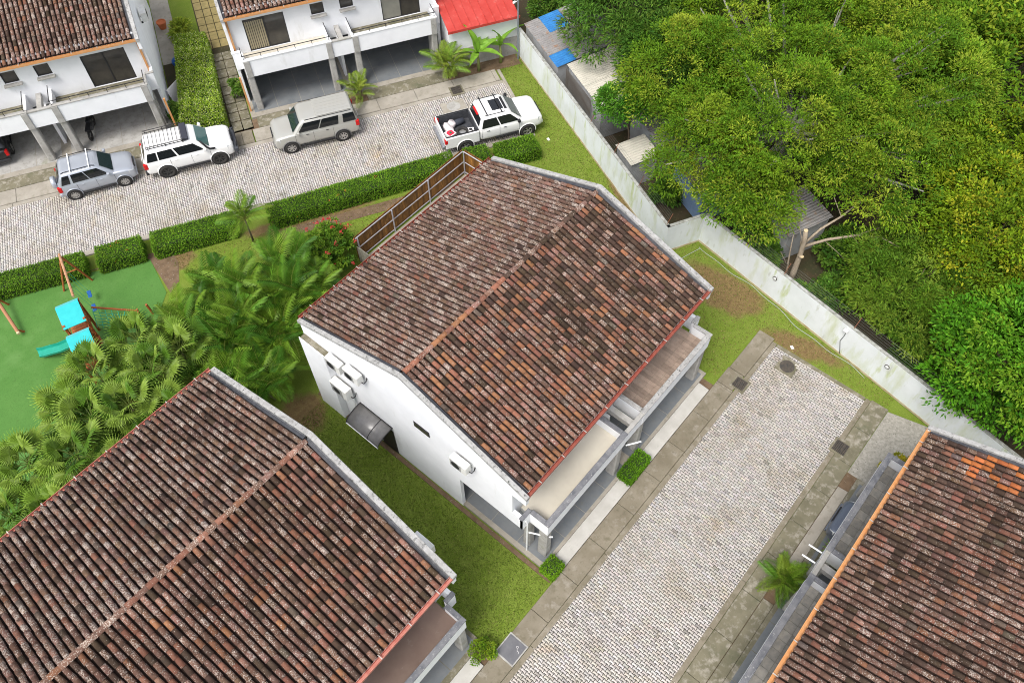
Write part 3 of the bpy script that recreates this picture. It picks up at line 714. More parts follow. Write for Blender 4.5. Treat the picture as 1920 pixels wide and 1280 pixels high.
    for idx, (x, y, z, ang, sgn, si, i, j, nr) in enumerate(items):
        wx, wy = world(x, y)
        c = choose_cat(weights(wx, wy, si, i, j, nr))
        yaw = random.gauss(0, .025) + (0 if sgn > 0 else math.pi)
        rot = Matrix.Rotation(yaw, 3, 'Z') @ Matrix.Rotation(ang + random.gauss(0, .008), 3, 'X')
        me = random.choice(TILE_MESHES[c])
        if rank[idx] < tile_parts:
            link('roof_tile', me, roof, (x, y, z), rot.to_euler())
        else:
            M = np.array(rot); k = len(TV)
            SV.append(TV @ M.T + (x, y, z)); SF_.append(TF + base); base += k
            rgb, al = CATS[c]; g = random.uniform(.84, 1.18)
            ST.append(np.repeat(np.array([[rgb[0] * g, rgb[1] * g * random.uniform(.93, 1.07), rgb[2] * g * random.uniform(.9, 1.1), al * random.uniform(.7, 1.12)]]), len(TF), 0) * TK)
    if SV:
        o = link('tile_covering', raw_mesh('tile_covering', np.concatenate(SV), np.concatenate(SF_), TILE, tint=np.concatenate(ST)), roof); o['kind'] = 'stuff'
    # ridge tiles
    nrd = 31; dr = (xs1 - xs0) / nrd
    for i in range(nrd):
        wx, wy = world(xs0 + i * dr, ym); c = choose_cat(weights(wx, wy, 2, i, 0, 1))
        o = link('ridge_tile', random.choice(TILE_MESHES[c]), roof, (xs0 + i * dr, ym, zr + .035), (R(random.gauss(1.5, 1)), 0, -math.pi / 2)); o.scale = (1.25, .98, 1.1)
    return H

# how near a tile is to the viewer, among those in the frame
def view_key(x, y, z):
    dx, dy, dz = x, y, z - CAM_H
    c = dx * _F.x + dy * _F.y + dz * _F.z; px = (dx * _R2.x + dy * _R2.y + dz * _R2.z) / c * CAM_F; py = (dx * _U2.x + dy * _U2.y + dz * _U2.z) / c * CAM_F
    out = abs(px) > .5 or abs(py) > 1 / 3
    return c + (1000 if out else 0)

def w_main(x, y, si, i, j, nr):
    if si == 1: return {'lich': 5, 'lich2': 4.0, 'brown': 2.0, 'red': .35, 'grey': .12, 'pink': .5, 'dark': .15}
    if si == 2: return {'orange': 3, 'pink': 2, 'red': 2} if x < 14.5 else {'lich2': 2, 'dark': 3, 'brown': 2, 'orange': .4}
    f = min(max((x - 12.5) / 5.5, 0), 1)         # the far end is blackened, the near end still shows the clay
    if j >= nr - 1: f = max(f, .5)
    return {'dark': .7 + 5.2 * f, 'brown': 2.6 + .8 * f, 'red': 2.6 - 1.2 * f, 'orange': 1.9 - .85 * f, 'pink': 1.7 - 1.0 * f, 'lich2': 1.5 - .6 * f, 'grey': .15}
def w_sw(x, y, si, i, j, nr):
    if si == 1: return {'lich': 3.4, 'lich2': 4, 'brown': 3, 'red': .5, 'pink': .5, 'dark': .4, 'grey': .1}
    if si == 2: return {'red': 3, 'brown': 3, 'lich2': 2, 'pink': .5}
    return {'brown': 4.2, 'red': 2.2, 'lich2': 2.2, 'dark': 1.3, 'pink': .8, 'orange': .15, 'grey': .12}
def w_right(x, y, si, i, j, nr):
    if si == 0 and x > 19.1 and RNG.random() < .42 and (-2.9 < y - 0 or abs(y + 5.0) < 1.3): return {'new': 1}
    return {'brown': 4.6, 'red': 2.0, 'dark': 2.6, 'lich2': 1.3, 'pink': .4, 'grey': .15}
def w_top(x, y, si, i, j, nr):
    return {'brown': 4, 'lich2': 3, 'lich': 1.0, 'red': 1.4, 'dark': 1.3, 'pink': .6, 'grey': .2}

house('terrace_house', 'white gabled house with weathered tile roof in the middle, bounded by two lawns', (8.86, 6.22, 0), 0, 5.72, 7.56, .86, 6.58, 12.45, w_main, view_key, GUT_RED, (BEIGE, PLANKT), (CAP, COPING))
house('terrace_house', 'lichen-covered tile roof house at the lower left beside the fan palms', (5.25 - HW, 6.32, 0), 0, 6.2, 8.3, .74, 6.72, 12.8, w_sw, view_key, GUT_PINK, (BROWNF, BROWNF), (CAP, CAP))
house('terrace_house', 'dark brown tile roof house at the lower right across the paved road', (20.45, -2.0, 0), math.pi, 5.75, 7.7, .62, 6.3, 12.2, w_right, view_key, GUT_OR, (STONEF, STONEF), (CAP, CAP))
LW = wn(-17.1, 40.32); MWp = wn(-.95, 40.32)
house('terrace_house', 'white house at the upper left with black car in its garage', LW + (0,), WA, 5.50, 7.5, 1.18, 6.8, 12.5, w_top, view_key, GUT_OR, (CONC, CONC), (CONC, CONC), wins=True, side_y=.95, ceil=2.45, wall_y=1.5, seeds=4)
house('terrace_house', 'white house with curtained window at the upper middle next to the red metal roof', MWp + (0,), WA, 5.50, 7.5, 1.18, 6.8, 12.5, w_top, view_key, GUT_OR, (BEIGE, SLATE), (PIPE, PIPE), wins=True, side_y=.95, ceil=2.45, wall_y=1.5, seeds=5)

# ------------------------------------------------------------------ fittings of the middle house
def ac_unit(x, y, z, rz, label, L=.82, D=.30, Hh=.56):
    t = empty('air_conditioner', (x, y, z), rz, label, 'air conditioner', 'outdoor air conditioning units')
    MB().box(-L / 2, L / 2, -D - .10, -.10, 0, Hh).build('casing', ACW, t, bevel=.025)
    MB().box(-L / 2 + .06, L / 2 - .24, -D - .112, -D - .101, .05, Hh - .05).build('fan_grille', mat_cache('ac_grille', (.30, .30, .29)), t, bevel=.01)
    MB().lathe([(.20, -D - .118), (.20, -D - .113), (.02, -D - .113)], 18, 'y', c=(-.09, 0, Hh / 2)).build('fan', BLACK, t)
    for s in (-.28, .28):
        MB().box(s - .02, s + .02, -D - .08, -.002, -.04, -.003).build('bracket', PIPE, t)
        MB().box(s - .02, s + .02, -.03, -.002, -.35, -.041).build('bracket', PIPE, t)
    MB().tube([(L / 2 + .003, -.22, .12), (L / 2 + .10, -.2, .10), (L / 2 + .13, -.08, .16), (L / 2 + .11, -.01, .30)], .022, 6).build('hose', BLACK, t)
    return t
_mc = {}
def mat_cache(n, c, **k):
    if n not in _mc: _mc[n] = mat(n, c, **k)
    return _mc[n]
GX = 8.855
ac_unit(GX, 16.42, 4.85, -math.pi / 2, 'white outdoor air conditioner high on the gable wall, nearest the rear ledge')
ac_unit(GX, 15.35, 5.15, -math.pi / 2, 'white outdoor air conditioner high on the gable wall, second from the rear')
ac_unit(GX - .0, 16.55, 2.75, -math.pi / 2, 'large white outdoor air conditioner low on the gable wall beside the canopy', .95, .34, .7)
ac_unit(GX, 9.85, 4.75, -math.pi / 2, 'white outdoor air conditioner on the gable wall above the carport opening')
ac_unit(5.29, 8.75, 4.9, math.pi / 2, 'white air conditioner peeking out past the roof edge of the lower left house')
# rear ledge of the gable wall
led = empty('side_ledge', (GX, 0, 0), 0, 'white wall ledge with a dark top at the rear of the gable wall', 'wall ledge')
MB().box(-.30, -.002, 17.05, 18.50, 0, 4.98).build('block', WHITE, led)
MB().box(-.26, -.004, 17.06, 18.49, 4.982, 5.02).build('dark_top', CONC_D, led)
MB().box(-.30, -.262, 17.05, 18.50, 4.981, 5.08).build('rim', WHITE, led, bevel=.01)
# door canopy of smoked sheet with two ribs
cn = empty('door_canopy', (GX, 0, 0), 0, 'smoked curved door canopy on the white gable wall above the side door', 'canopy')
prof = [(-.92 * math.sin(R(a)) - .0, 1.93 + .45 * math.cos(R(a))) for a in range(0, 91, 10)]
V = [(x, y, z) for x, z in prof for y in (14.0, 15.05, 15.85)]; F = []
for i in range(len(prof) - 1):
    for j in range(2): F.append((3 * i + j, 3 * i + j + 1, 3 * i + j + 4, 3 * i + j + 3))
SMOKE = mat('smoked_sheet', (.13, .125, .125), (.17, .165, .16), 3, rough=.25, spec=.5)
o = link('curved_sheet', raw_mesh('curved_sheet', np.array(V), F, SMOKE, smooth=True), cn)
so_ = o.modifiers.new('s', 'SOLIDIFY'); so_.thickness = .012
for y in (13.99, 14.62, 15.86): MB().tube([(x - .004, y, z + .012) for x, z in prof], .018, 6).build('rib', FRAME, cn)
MB().tube([(prof[-1][0] - .01, 13.98, 1.93), (prof[-1][0] - .01, 15.87, 1.93)], .022, 6).build('front_bar', PIPE, cn)
MB().tube([(prof[0][0] - .02, 13.98, 2.40), (prof[0][0] - .02, 15.87, 2.40)], .018, 6).build('wall_bar', FRAME, cn)
dr = empty('side_door', (GX, 14.45, 0), 0, 'dark side door under the curved canopy of the white gable wall', 'door')
MB().box(-.03, -.004, -.45, .45, .03, 2.05).build('door_leaf', mat_cache('side_door_paint', (.03, .025, .022), rough=.5), dr)
MB().lathe([(.02, -.06), (.03, -.045), (.03, -.031)], 8, 'x', c=(0, .36, 1.0)).build('handle', CHROME, dr)
sw_ = empty('gable_window', (GX, 12.04, 0), 0, 'small dark slit window in the white gable wall', 'window')
MB().box(-.03, -.004, -.40, .40, 4.50, 4.86).build('frame', FRAME, sw_)
MB().box(-.036, -.031, -.37, .37, 4.53, 4.83).build('pane', SCREEN, sw_)
for i, (pts, lab) in enumerate((([(9.06, 7.02, .13), (9.06, 7.02, 2.9), (9.02, 7.08, 3.2)], 'white vertical drain pipe at the carport corner of the middle house'),
                                ([(9.10, 6.98, 2.05), (9.50, 6.22, 2.02), (9.56, 6.16, 2.02)], 'short white cross pipe between the two corner columns'),
                                ([(14.35, 6.22, 2.35), (14.9, 5.85, 2.33)], 'white pipe stub sticking out between the middle columns'),
                                ([(8.72, 16.1, .1), (8.72, 16.1, 2.6)], 'white pipe below the large low air conditioner'),
                                ([(15.25, -1.98, 2.7), (15.25, -1.45, 2.66)], 'white pipe stub at the right house, the one farther up the road'),
                                ([(14.75, -1.98, 2.7), (14.75, -1.45, 2.66)], 'white pipe stub at the right house, the one nearer the palm'))):
    setp(MB().tube(pts, .035, 8).build('drain_pipe', PIPE), lab, 'pipe')

# ------------------------------------------------------------------ boundary wall with its wires
WA_, WB_, WC_, WD_ = (32.75, 27.2), (25.45, 11.6), (27.30, 10.63), (23.2, -11.7)
def wall_seg(name, a, b, h, label, th=.15, ext=0.0, m_=None):
    a, b = np.array(a), np.array(b); d = (b - a) / np.linalg.norm(b - a); L = np.linalg.norm(b - a) + ext
    t = empty(name, (a[0], a[1], 0), math.atan2(d[1], d[0]), label, 'wall')
    MB().box(0, L, 0, th, 0, h).build('wall_panel', m_ or PERIM, t)
    MB().box(-.005, L + .005, -.004, th + .01, h + .001, h + .022).build('wall_cap', mat_cache('wall_cap_grey', (.42, .43, .41), c2=(.2, .2, .17), scale=5), t)
    MB().box(0, L, -.014, -.001, 0, .10 + .02).build('stained_foot', mat_cache('wall_foot', (.36, .27, .12), c2=(.52, .46, .32), scale=2.5), t)
    return t, L, d
w1, L1, d1 = wall_seg('boundary_wall', WA_, WB_, 1.92, 'long white boundary wall with green stains above the pickup truck')
wall_seg('boundary_wall', WB_, WC_, 1.92, 'short jog of the white boundary wall between its two long runs')
w3, L3, d3 = wall_seg('boundary_wall', WC_, WD_, 1.98, 'white boundary wall with wires on top running down to the right house')
def wire_fence(a, d, ts, h, label):
    th = math.atan2(d[1], d[0]); t = empty('electric_fence', (a[0], a[1], h), th, label, 'wire fence')
    wm = mat_cache('fence_wire', (.13, .13, .125), rough=.5, metal=.5); pm = mat_cache('rusty_post', (.22, .09, .05))
    for s in ts: MB().tube([(s, .08, 0), (s, .30, .62)], .016, 5).build('post', pm, t)
    for k in range(5): MB().tube([(s, .12 + .045 * k, .14 + .11 * k) for s in np.linspace(ts[0], ts[-1], 12)], .0045, 3).build('wire', wm, t)
wire_fence(WC_, d3, [.4, 2.6, 4.9, 8.9, 13.4], 2.0, 'strands of electric wire on rusty posts above the right boundary wall')
wire_fence(WA_, d1, [9.0, 11.6, 14.2, 17.0], 1.95, 'strands of electric wire on the boundary wall behind the roof ridge')
for (s, tt, lab) in ((4.6, .9, 'small oval wall lamp on the boundary wall near the cut tree'), (11.0, .9, 'small oval wall lamp on the boundary wall near the right house')):
    p = np.array(WC_) + d3 * s
    t = empty('wall_lamp', (p[0], p[1], 1.45), math.atan2(d3[1], d3[0]), lab, 'wall lamp')
    MB().lathe([(.09, -.02), (.09, -.05), (.07, -.07), (.02, -.08)], 14, 'y').build('glass_cover', mat_cache('lamp_glass', (.55, .56, .55), rough=.2), t)
    MB().lathe([(.095, -.015), (.12, -.015), (.12, -.04), (.095, -.04)], 14, 'y', close=True).build('ring', GRATE, t)
p = np.array(WC_) + d3 * 8.7; q = np.array((d3[1], -d3[0]))
q = -np.array((-d3[1], d3[0]))
t = empty('security_camera', (p[0], p[1], 1.75), math.atan2(d3[1], d3[0]), 'white security camera with black cable on the boundary wall', 'camera')
MB().box(-.10, .10, -.22, -.06, 0, .10).build('camera_body', PIPE, t, bevel=.02)
MB().box(-.04, .04, -.06, -.002, .02, .08).build('mount', PIPE, t)
MB().tube([(0, -.03, 0), (.03, -.03, -.4), (-.02, -.03, -.9), (.2, -.03, -1.5), (.25, -.03, -1.68)], .014, 5).build('cable', BLACK, t)
# hose lying along the foot of the wall
pts = []
for k in range(40):
    s = k / 39 * 10.2 + .3; pp = np.array(WC_) + d3 * s - np.array((-d3[1], d3[0])) * (-(.0)) 
    off = .22 + .10 * math.sin(s * 1.1) + .05 * math.sin(s * 3.1)
    nrm = np.array((d3[1], -d3[0]));  nrm = nrm if nrm @ (np.array((20, 5)) - pp) > 0 else -nrm
    pp = pp + nrm * off; pts.append((pp[0], pp[1], .03))
setp(MB().tube([(25.6, 10.7, .03), (26.3, 10.5, .03), (26.9, 10.3, .03)] + pts, .014, 5).build('garden_hose', mat_cache('hose_grey', (.33, .36, .36))), 'grey garden hose lying along the foot of the boundary wall', 'hose')

# ------------------------------------------------------------------ wooden yard fence behind the middle house
wf = empty('wooden_fence', (0, 0, 0), 0, 'brown wooden plank fence with a grey metal frame behind the middle house', 'fence')
def plank_tint(o, g):
    at = o.data.attributes.new('tint', 'FLOAT_COLOR', 'FACE'); at.data.foreach_set('color', np.tile(np.array([g, g, g, 1], np.float32), len(o.data.polygons)))
PLK = []
for k in range(5):
    o = MB().box(-.066, .066, -.012, .012, 0, 1.68).build('plank', WOOD); plank_tint(o, .7 + .15 * k); PLK.append(o.data); bpy.data.objects.remove(o)
n = 57
for i in range(n):
    link('plank', random.choice(PLK), wf, (15.28 + (i + .5) * .139, 23.12, .03 + random.uniform(-.008, .008)), (0, 0, random.gauss(0, .01)))
for i in range(29):
    link('plank', random.choice(PLK), wf, (23.27, 19.0 + (i + .5) * .139, .03), (0, 0, math.pi / 2))
for z in (.12, .85, 1.60):
    MB().box(15.3, 23.20, 23.03, 23.08, z, z + .05).build('rail', GALV, wf, bevel=.008, seg=1)
    MB().box(23.17, 23.22, 19.0, 23.02, z, z + .05).build('rail', GALV, wf, bevel=.008, seg=1)
for u in (15.36, 17.75, 20.4, 23.14): MB().box(u, u + .06, 22.965, 23.025, 0, 1.64).build('post', GALV, wf, bevel=.008, seg=1)
wf2 = empty('board_fence', (15.26, 19.0, 0), 0, 'short grey board fence closing the yard beside the flowering shrub', 'fence')
GB = mat('grey_board', (.25, .235, .20), (.17, .16, .13), 4, rough=.9, stretch=(2, 2, .4))
for i in range(20): MB().box(-.02, .02, i * .2 + .005, i * .2 + .192, 0, 1.15 + random.uniform(-.02, .02)).build('board', GB, wf2)
sheet('patio', rect(15.3, 23.15, 18.5, 22.96), .05, WALK_U, thick=.1)
t = empty('storage_box', (17.25, 21.7, .05), R(8), 'low storage box with dark lid on the rear patio', 'box')
MB().box(-.45, .45, -.28, .28, 0, .42).build('box_body', PLASTW, t, bevel=.02); MB().box(-.47, .47, -.30, .30, .425, .50).build('lid', mat_cache('dark_lid', (.05, .05, .06), rough=.4), t, bevel=.03)
t = empty('storage_box', (22.6, 21.4, .05), R(-4), 'white cabinet with a grey slanted lid in the far corner of the rear patio', 'box')
MB().box(-.4, .4, -.3, .3, 0, .9).build('box_body', PLASTW, t, bevel=.02); MB().hexa([(-.43, -.33, .905), (.43, -.33, .905), (.43, .33, .905), (-.43, .33, .905), (-.43, -.33, .95), (.43, -.33, .95), (.43, .33, 1.1), (-.43, .33, 1.1)]).build('lid', CONC, t)

# ------------------------------------------------------------------ vegetation
def unit(a): return a / (np.linalg.norm(a, axis=-1, keepdims=True) + 1e-9)
def rhombs(P, D, L, Wd, droop=.15):
    n = len(P); D = unit(D)
    side = unit(np.cross(D, np.array([0, 0, 1.0]) + RNG.normal(0, .28, (n, 3))))
    L = np.asarray(L).reshape(-1, 1); Wd = np.asarray(Wd).reshape(-1, 1)
    mid = P + D * L * .48; tip = P + D * L - np.array([0, 0, 1.0]) * L * droop
    V = np.stack([P, mid + side * Wd / 2, tip, mid - side * Wd / 2], 1)
    return V.reshape(-1, 3)
def leaf_mesh(name, P, D, L, Wd, cols, mat_, droop=.15):
    V = rhombs(P, D, L, Wd, droop); n = len(P)
    T = np.concatenate([cols, np.ones((n, 1))], 1)
    return raw_mesh(name, V, np.arange(n * 4).reshape(-1, 4), mat_, tint=T)
def sphere_dirs(n, zmin=-1.0):
    z = RNG.uniform(zmin, 1, n); a = RNG.uniform(0, 2 * math.pi, n); r = np.sqrt(1 - z * z)
    return np.stack([r * np.cos(a), r * np.sin(a), z], 1)
def pick_cols(pal, n): return np.array(pal)[RNG.integers(0, len(pal), n)]

def crown_leaves(c, rad, K, per, rc, leaf, pal, zmin=-.3, lump=.16, inner=.25, flat=.6, up=.12, droop=.15, seed_dirs=None):
    """leaf clumps spread over and through an uneven ellipsoid; returns P, D, L, W, cols and clump centres"""
    c = np.array(c); rad = np.array(rad)
    d = sphere_dirs(K, zmin)
    lobes = sphere_dirs(9, -.2); amp = RNG.uniform(.4, 1, 9)
    bul = (np.maximum(d @ lobes.T, 0) ** 5 * amp).max(1)
    rho = (1 - lump + 1.6 * lump * bul) * RNG.uniform(.90, 1.04, K)
    ins = RNG.random(K) < inner; rho[ins] *= RNG.uniform(.45, .85, ins.sum())
    C = c + d * rho[:, None] * rad
    rr = rc * RNG.uniform(.6, 1.35, K)
    n = K * per; k = np.repeat(np.arange(K), per)
    ld = sphere_dirs(n, -.45); q = RNG.uniform(.35, 1.0, n) ** .6
    P = C[k] + ld * (rr[k] * q)[:, None] * np.array([1, 1, flat])
    D = ld * .9 + d[k] * .35 + np.array([0, 0, up]) + RNG.normal(0, .45, (n, 3))
    L = leaf[0] * RNG.uniform(.65, 1.25, n); W = leaf[1] * RNG.uniform(.75, 1.2, n)
    cl = np.array(pal)[RNG.integers(0, len(pal), K)] * RNG.normal(1, .10, (K, 1)).clip(.7, 1.3)
    cols = cl[k] * RNG.normal(1, .16, (n, 1)).clip(.55, 1.5) * np.stack([RNG.normal(1, .07, n), np.ones(n), RNG.normal(1, .1, n)], 1)
    return P, D, L, W, cols, C

def tree(name, base, c, rad, K, per, rc, leaf, pal, label, limbs=9, lobes=(), tr=.22, bark=None, group='trees beyond the boundary wall', **kw):
    t = empty(name, (0, 0, 0), 0, label, 'tree', group)
    parts_ = [crown_leaves(c, rad, K, per, rc, leaf, pal, **kw)] + [crown_leaves(c2, r2, k2, per, rc, leaf, pal, **kw) for c2, r2, k2 in lobes]
    P, D, L, W, cols, C = [np.concatenate(q_) for q_ in zip(*parts_)]
    link('crown', leaf_mesh('crown', P, D, L, W, cols.clip(.004, 1), LEAF), t)
    b = np.array(base, float); top = np.array([c[0] * .8 + b[0] * .2, c[1] * .8 + b[1] * .2, c[2] - rad[2] * .35])
    m1 = b * .5 + top * .5 + np.array([.15, -.1, 0])
    MB().tube([b - (0, 0, .1), b + (0, 0, .4), m1, top], [tr * 1.35, tr, tr * .85, tr * .6], 9).build('trunk', bark or BARK, t, smooth=True)
    idx = RNG.choice(len(C), min(limbs, len(C)), replace=False)
    for i in idx:
        s = m1 + (top - m1) * random.uniform(.2, 1.0); e = C[i]; mm = s * .45 + e * .55 + np.array([0, 0, -.25])
        MB().tube([s, mm, e], [tr * .42, tr * .25, tr * .07], 6).build('limb', bark or BARK, t, smooth=True)
        if random.random() < .6:
            e2 = mm + (e - s) * .35 + RNG.normal(0, .6, 3); MB().tube([mm, (mm + e2) / 2 + (0, 0, .1), e2], [tr * .18, tr * .1, tr * .04], 5).build('limb', bark or BARK, t, smooth=True)
    return t

Y1 = [(.145, .255, .014), (.115, .225, .013), (.19, .285, .020), (.085, .185, .012), (.24, .31, .028)]
G1 = [(.065, .155, .020), (.085, .185, .024), (.050, .125, .016), (.115, .205, .030)]
G2 = [(.105, .205, .016), (.14, .24, .022), (.08, .17, .014), (.18, .27, .03)]
G3 = [(.075, .22, .010), (.105, .27, .016), (.055, .175, .010), (.17, .31, .022)]
G4 = [(.12, .23, .014), (.17, .27, .018), (.09, .19, .012), (.22, .29, .022)]
YG = [(.165, .255, .010), (.20, .28, .012), (.135, .225, .011), (.10, .19, .012), (.28, .30, .018)]
BL = (((28.7, 12.3, 4.1), (2.6, 2.8, 2.1), 85), ((28.2, 9.1, 3.6), (1.9, 2.1, 1.6), 52), ((32.5, 5.2, 4.9), (3.4, 3.1, 2.5), 100), ((36.8, 6.0, 5.7), (4.0, 4.1, 3.1), 130), ((31.9, 15.2, 5.0), (3.1, 3.3, 2.7), 95), ((37.2, 13.6, 6.0), (5.0, 5.0, 3.5), 150), ((41.2, 9.8, 6.0), (4.5, 4.5, 3.3), 110))
tree('broad_tree', (34.6, 10.0, 0), (32.3, 9.7, 5.4), (4.8, 4.8, 3.2), 200, 235, .80, (.175, .060), Y1, 'huge yellow-green spreading tree filling the right of the view', limbs=60, lobes=BL, tr=.42, bark=mat('grey_bark', (.30, .29, .25), (.20, .19, .16), 6, rough=.9), lump=.17, inner=.22)
tree('mango_tree', (36.6, 21.2, 0), (36.0, 20.6, 4.2), (4.5, 4.2, 3.5), 300, 110, .75, (.32, .070), G1, 'dark green mango tree with long leaves beyond the corrugated sheds', limbs=12, tr=.26, droop=.5, lump=.2)
tree('mango_tree', (33.4, 16.8, 0), (33.2, 17.0, 4.0), (2.6, 2.8, 2.5), 150, 110, .7, (.30, .068), G1, 'dark green mango tree between the sheds and the spreading tree', limbs=10, tr=.2, droop=.5, lump=.2)
tree('fluffy_tree', (29.6, .9, 0), (29.1, .8, 2.4), (3.1, 3.0, 1.9), 190, 160, .65, (.22, .045), G2, 'mid green fluffy tree right of the cut limbs', limbs=10, tr=.16, lump=.3)
tree('yellow_tree', (34.2, -1.0, 0), (33.0, -.7, 4.1), (3.7, 3.7, 3.0), 300, 100, .62, (.18, .085), YG, 'yellow-leaved tree on the right edge below the spreading tree', limbs=14, tr=.22, lump=.25, lobes=(((36.6, .9, 4.3), (3.2, 3.2, 2.7), 150), ((31.0, -2.6, 3.2), (2.2, 2.2, 2.0), 80)))
tree('glossy_tree', (28.3, -5.2, 0), (27.9, -5.0, 3.3), (3.7, 3.9, 2.9), 360, 130, .62, (.21, .088), G3, 'glossy bright green tree above the right house gable', limbs=14, tr=.2, lump=.2)
tree('forest_tree', (44, 12, 0), (43.6, 11.5, 5.0), (5.6, 5.2, 4.2), 300, 90, .9, (.30, .13), G4, 'leafy tree at the upper right behind the spreading tree crown', limbs=8, tr=.25)
tree('forest_tree', (43.5, 2.8, 0), (43.0, 3.0, 4.6), (5.4, 5.4, 4.0), 320, 90, .9, (.30, .13), G4, 'leafy green tree in the upper right corner of the view', limbs=14, tr=.25)
tree('forest_tree', (39.6, -4.6, 0), (39.2, -4.6, 4.0), (4.4, 4.4, 3.4), 320, 60, .7, (.28, .12), G1 + G2[:1], 'dark leafy tree on the right edge above the yellow tree', limbs=8, tr=.22)
tree('forest_tree', (47.0, 20.5, 0), (46.0, 20, 4.6), (5.2, 5, 4), 300, 60, .8, (.30, .13), G1, 'dark tree at the top edge behind the mango tree', limbs=8, tr=.25)
tree('forest_tree', (40.5, 26.5, 0), (40.0, 26.4, 3.8), (4.2, 4.0, 3.4), 260, 60, .8, (.28, .10), G1, 'dark tree at the top edge behind the shed with blue panels', limbs=8, tr=.22)
tree('forest_tree', (50, 5, 0), (49.6, 5, 5), (5.2, 5.4, 4.2), 260, 70, 1.0, (.34, .15), G4, 'farthest leafy tree in the upper right corner', limbs=8, tr=.25)
tree('umbrella_tree', (29.75, 16.95, 0), (29.5, 17.35, 3.65), (1.45, 1.45, .85), 70, 70, .36, (.20, .075), [(.08, .22, .018), (.11, .26, .025), (.06, .18, .015)], 'small bright green umbrella-shaped tree with a thin trunk behind the boundary wall', limbs=9, tr=.06, lump=.25, zmin=.0)

def shrub(name, base, rad, K, per, leaf, pal, label, cat='shrub', group=None, flowers=None, zc=None, rc=.22):
    t = empty(name, (0, 0, 0), 0, label, cat, group)
    zc = rad[2] * .8 if zc is None else zc
    P, D, L, W, cols, C = crown_leaves((base[0], base[1], zc), rad, K, per, rc, leaf, pal, zmin=-.5, inner=.3)
    P[:, 2] = np.maximum(P[:, 2], .04)
    link('foliage', leaf_mesh('foliage', P, D, L, W, cols.clip(.004, 1), LEAF), t)
    for i in RNG.choice(len(C), 6, replace=False):
        MB().tube([(base[0] + random.uniform(-.08, .08), base[1] + random.uniform(-.08, .08), -.03), C[i]], [.025, .008], 5).build('stem', BARK, t)
    if flowers:
        top = C[(C[:, 2] > zc)]
        for i in RNG.choice(len(top), min(flowers[0], len(top)), replace=False):
            f = top[i] + unit(top[i] - np.array([base[0], base[1], zc])) * rad[2] * .28
            Pn = f + RNG.normal(0, .045, (14, 3)); Dn = RNG.normal(0, 1, (14, 3)) + (0, 0, .8)
            link('flower', leaf_mesh('flower', Pn, Dn, np.full(14, .09), np.full(14, .07), pick_cols(flowers[1], 14), LEAF), t)
    return t
RED = [(.50, .06, .05), (.60, .12, .10), (.45, .03, .04)]
shrub('flowering_shrub', (14.2, 23.9), (1.35, 1.2, 1.35), 130, 80, (.13, .065), G2[:3] + G1[:2], 'dark flowering shrub with red blooms at the end of the wooden fence', flowers=(22, RED))
under = [((28.3, 7.6), .8, 'low dark shrub behind the wall beside the bare cut tree'), ((29.6, 8.6), 1.2, 'dark shrub under the spreading tree behind the bare tree'), ((30.8, 4.4), 1.3, 'dark shrub between the bare limbs and the fluffy tree'),
         ((28.3, 3.6), .9, 'low shrub at the wall foot below the long bare limb'), ((27.0, -1.2), 1.0, 'low dark shrub behind the wall wires right of the fluffy tree'), ((31.4, -3.6), 1.5, 'dark shrub between the yellow and the glossy tree'),
         ((30.2, 12.6), 1.0, 'dark shrub beside the blue shed wall'), ((28.6, 13.6), .7, 'low dark shrub behind the long boundary wall'), ((31.8, 1.6), 1.4, 'dark shrub under the right side of the spreading tree'), ((37.5, 1.0), 1.8, 'dark shrub in the gap between the yellow tree and the corner trees'),
         ((38.5, 17.5), 1.7, 'dark shrub between the two mango trees'), ((36.8, 27.8), 1.3, 'low dark shrub beside the red roof'), ((28.9, .2), 1.2, 'low shrub at the foot of the fluffy tree'), ((27.4, 5.0), .45, 'tiny bush overhanging the boundary wall at the cut tree'), ((36.2, 25.4), 1.2, 'shrub behind the shed with the blue panels')]
for (xy, r_, lab) in under:
    shrub('undergrowth_shrub', xy, (r_, r_, r_ * .75), int(70 * r_), 60, (.20, .08), G1 + G2[:1], lab, group='shrubs under the trees', rc=.3)

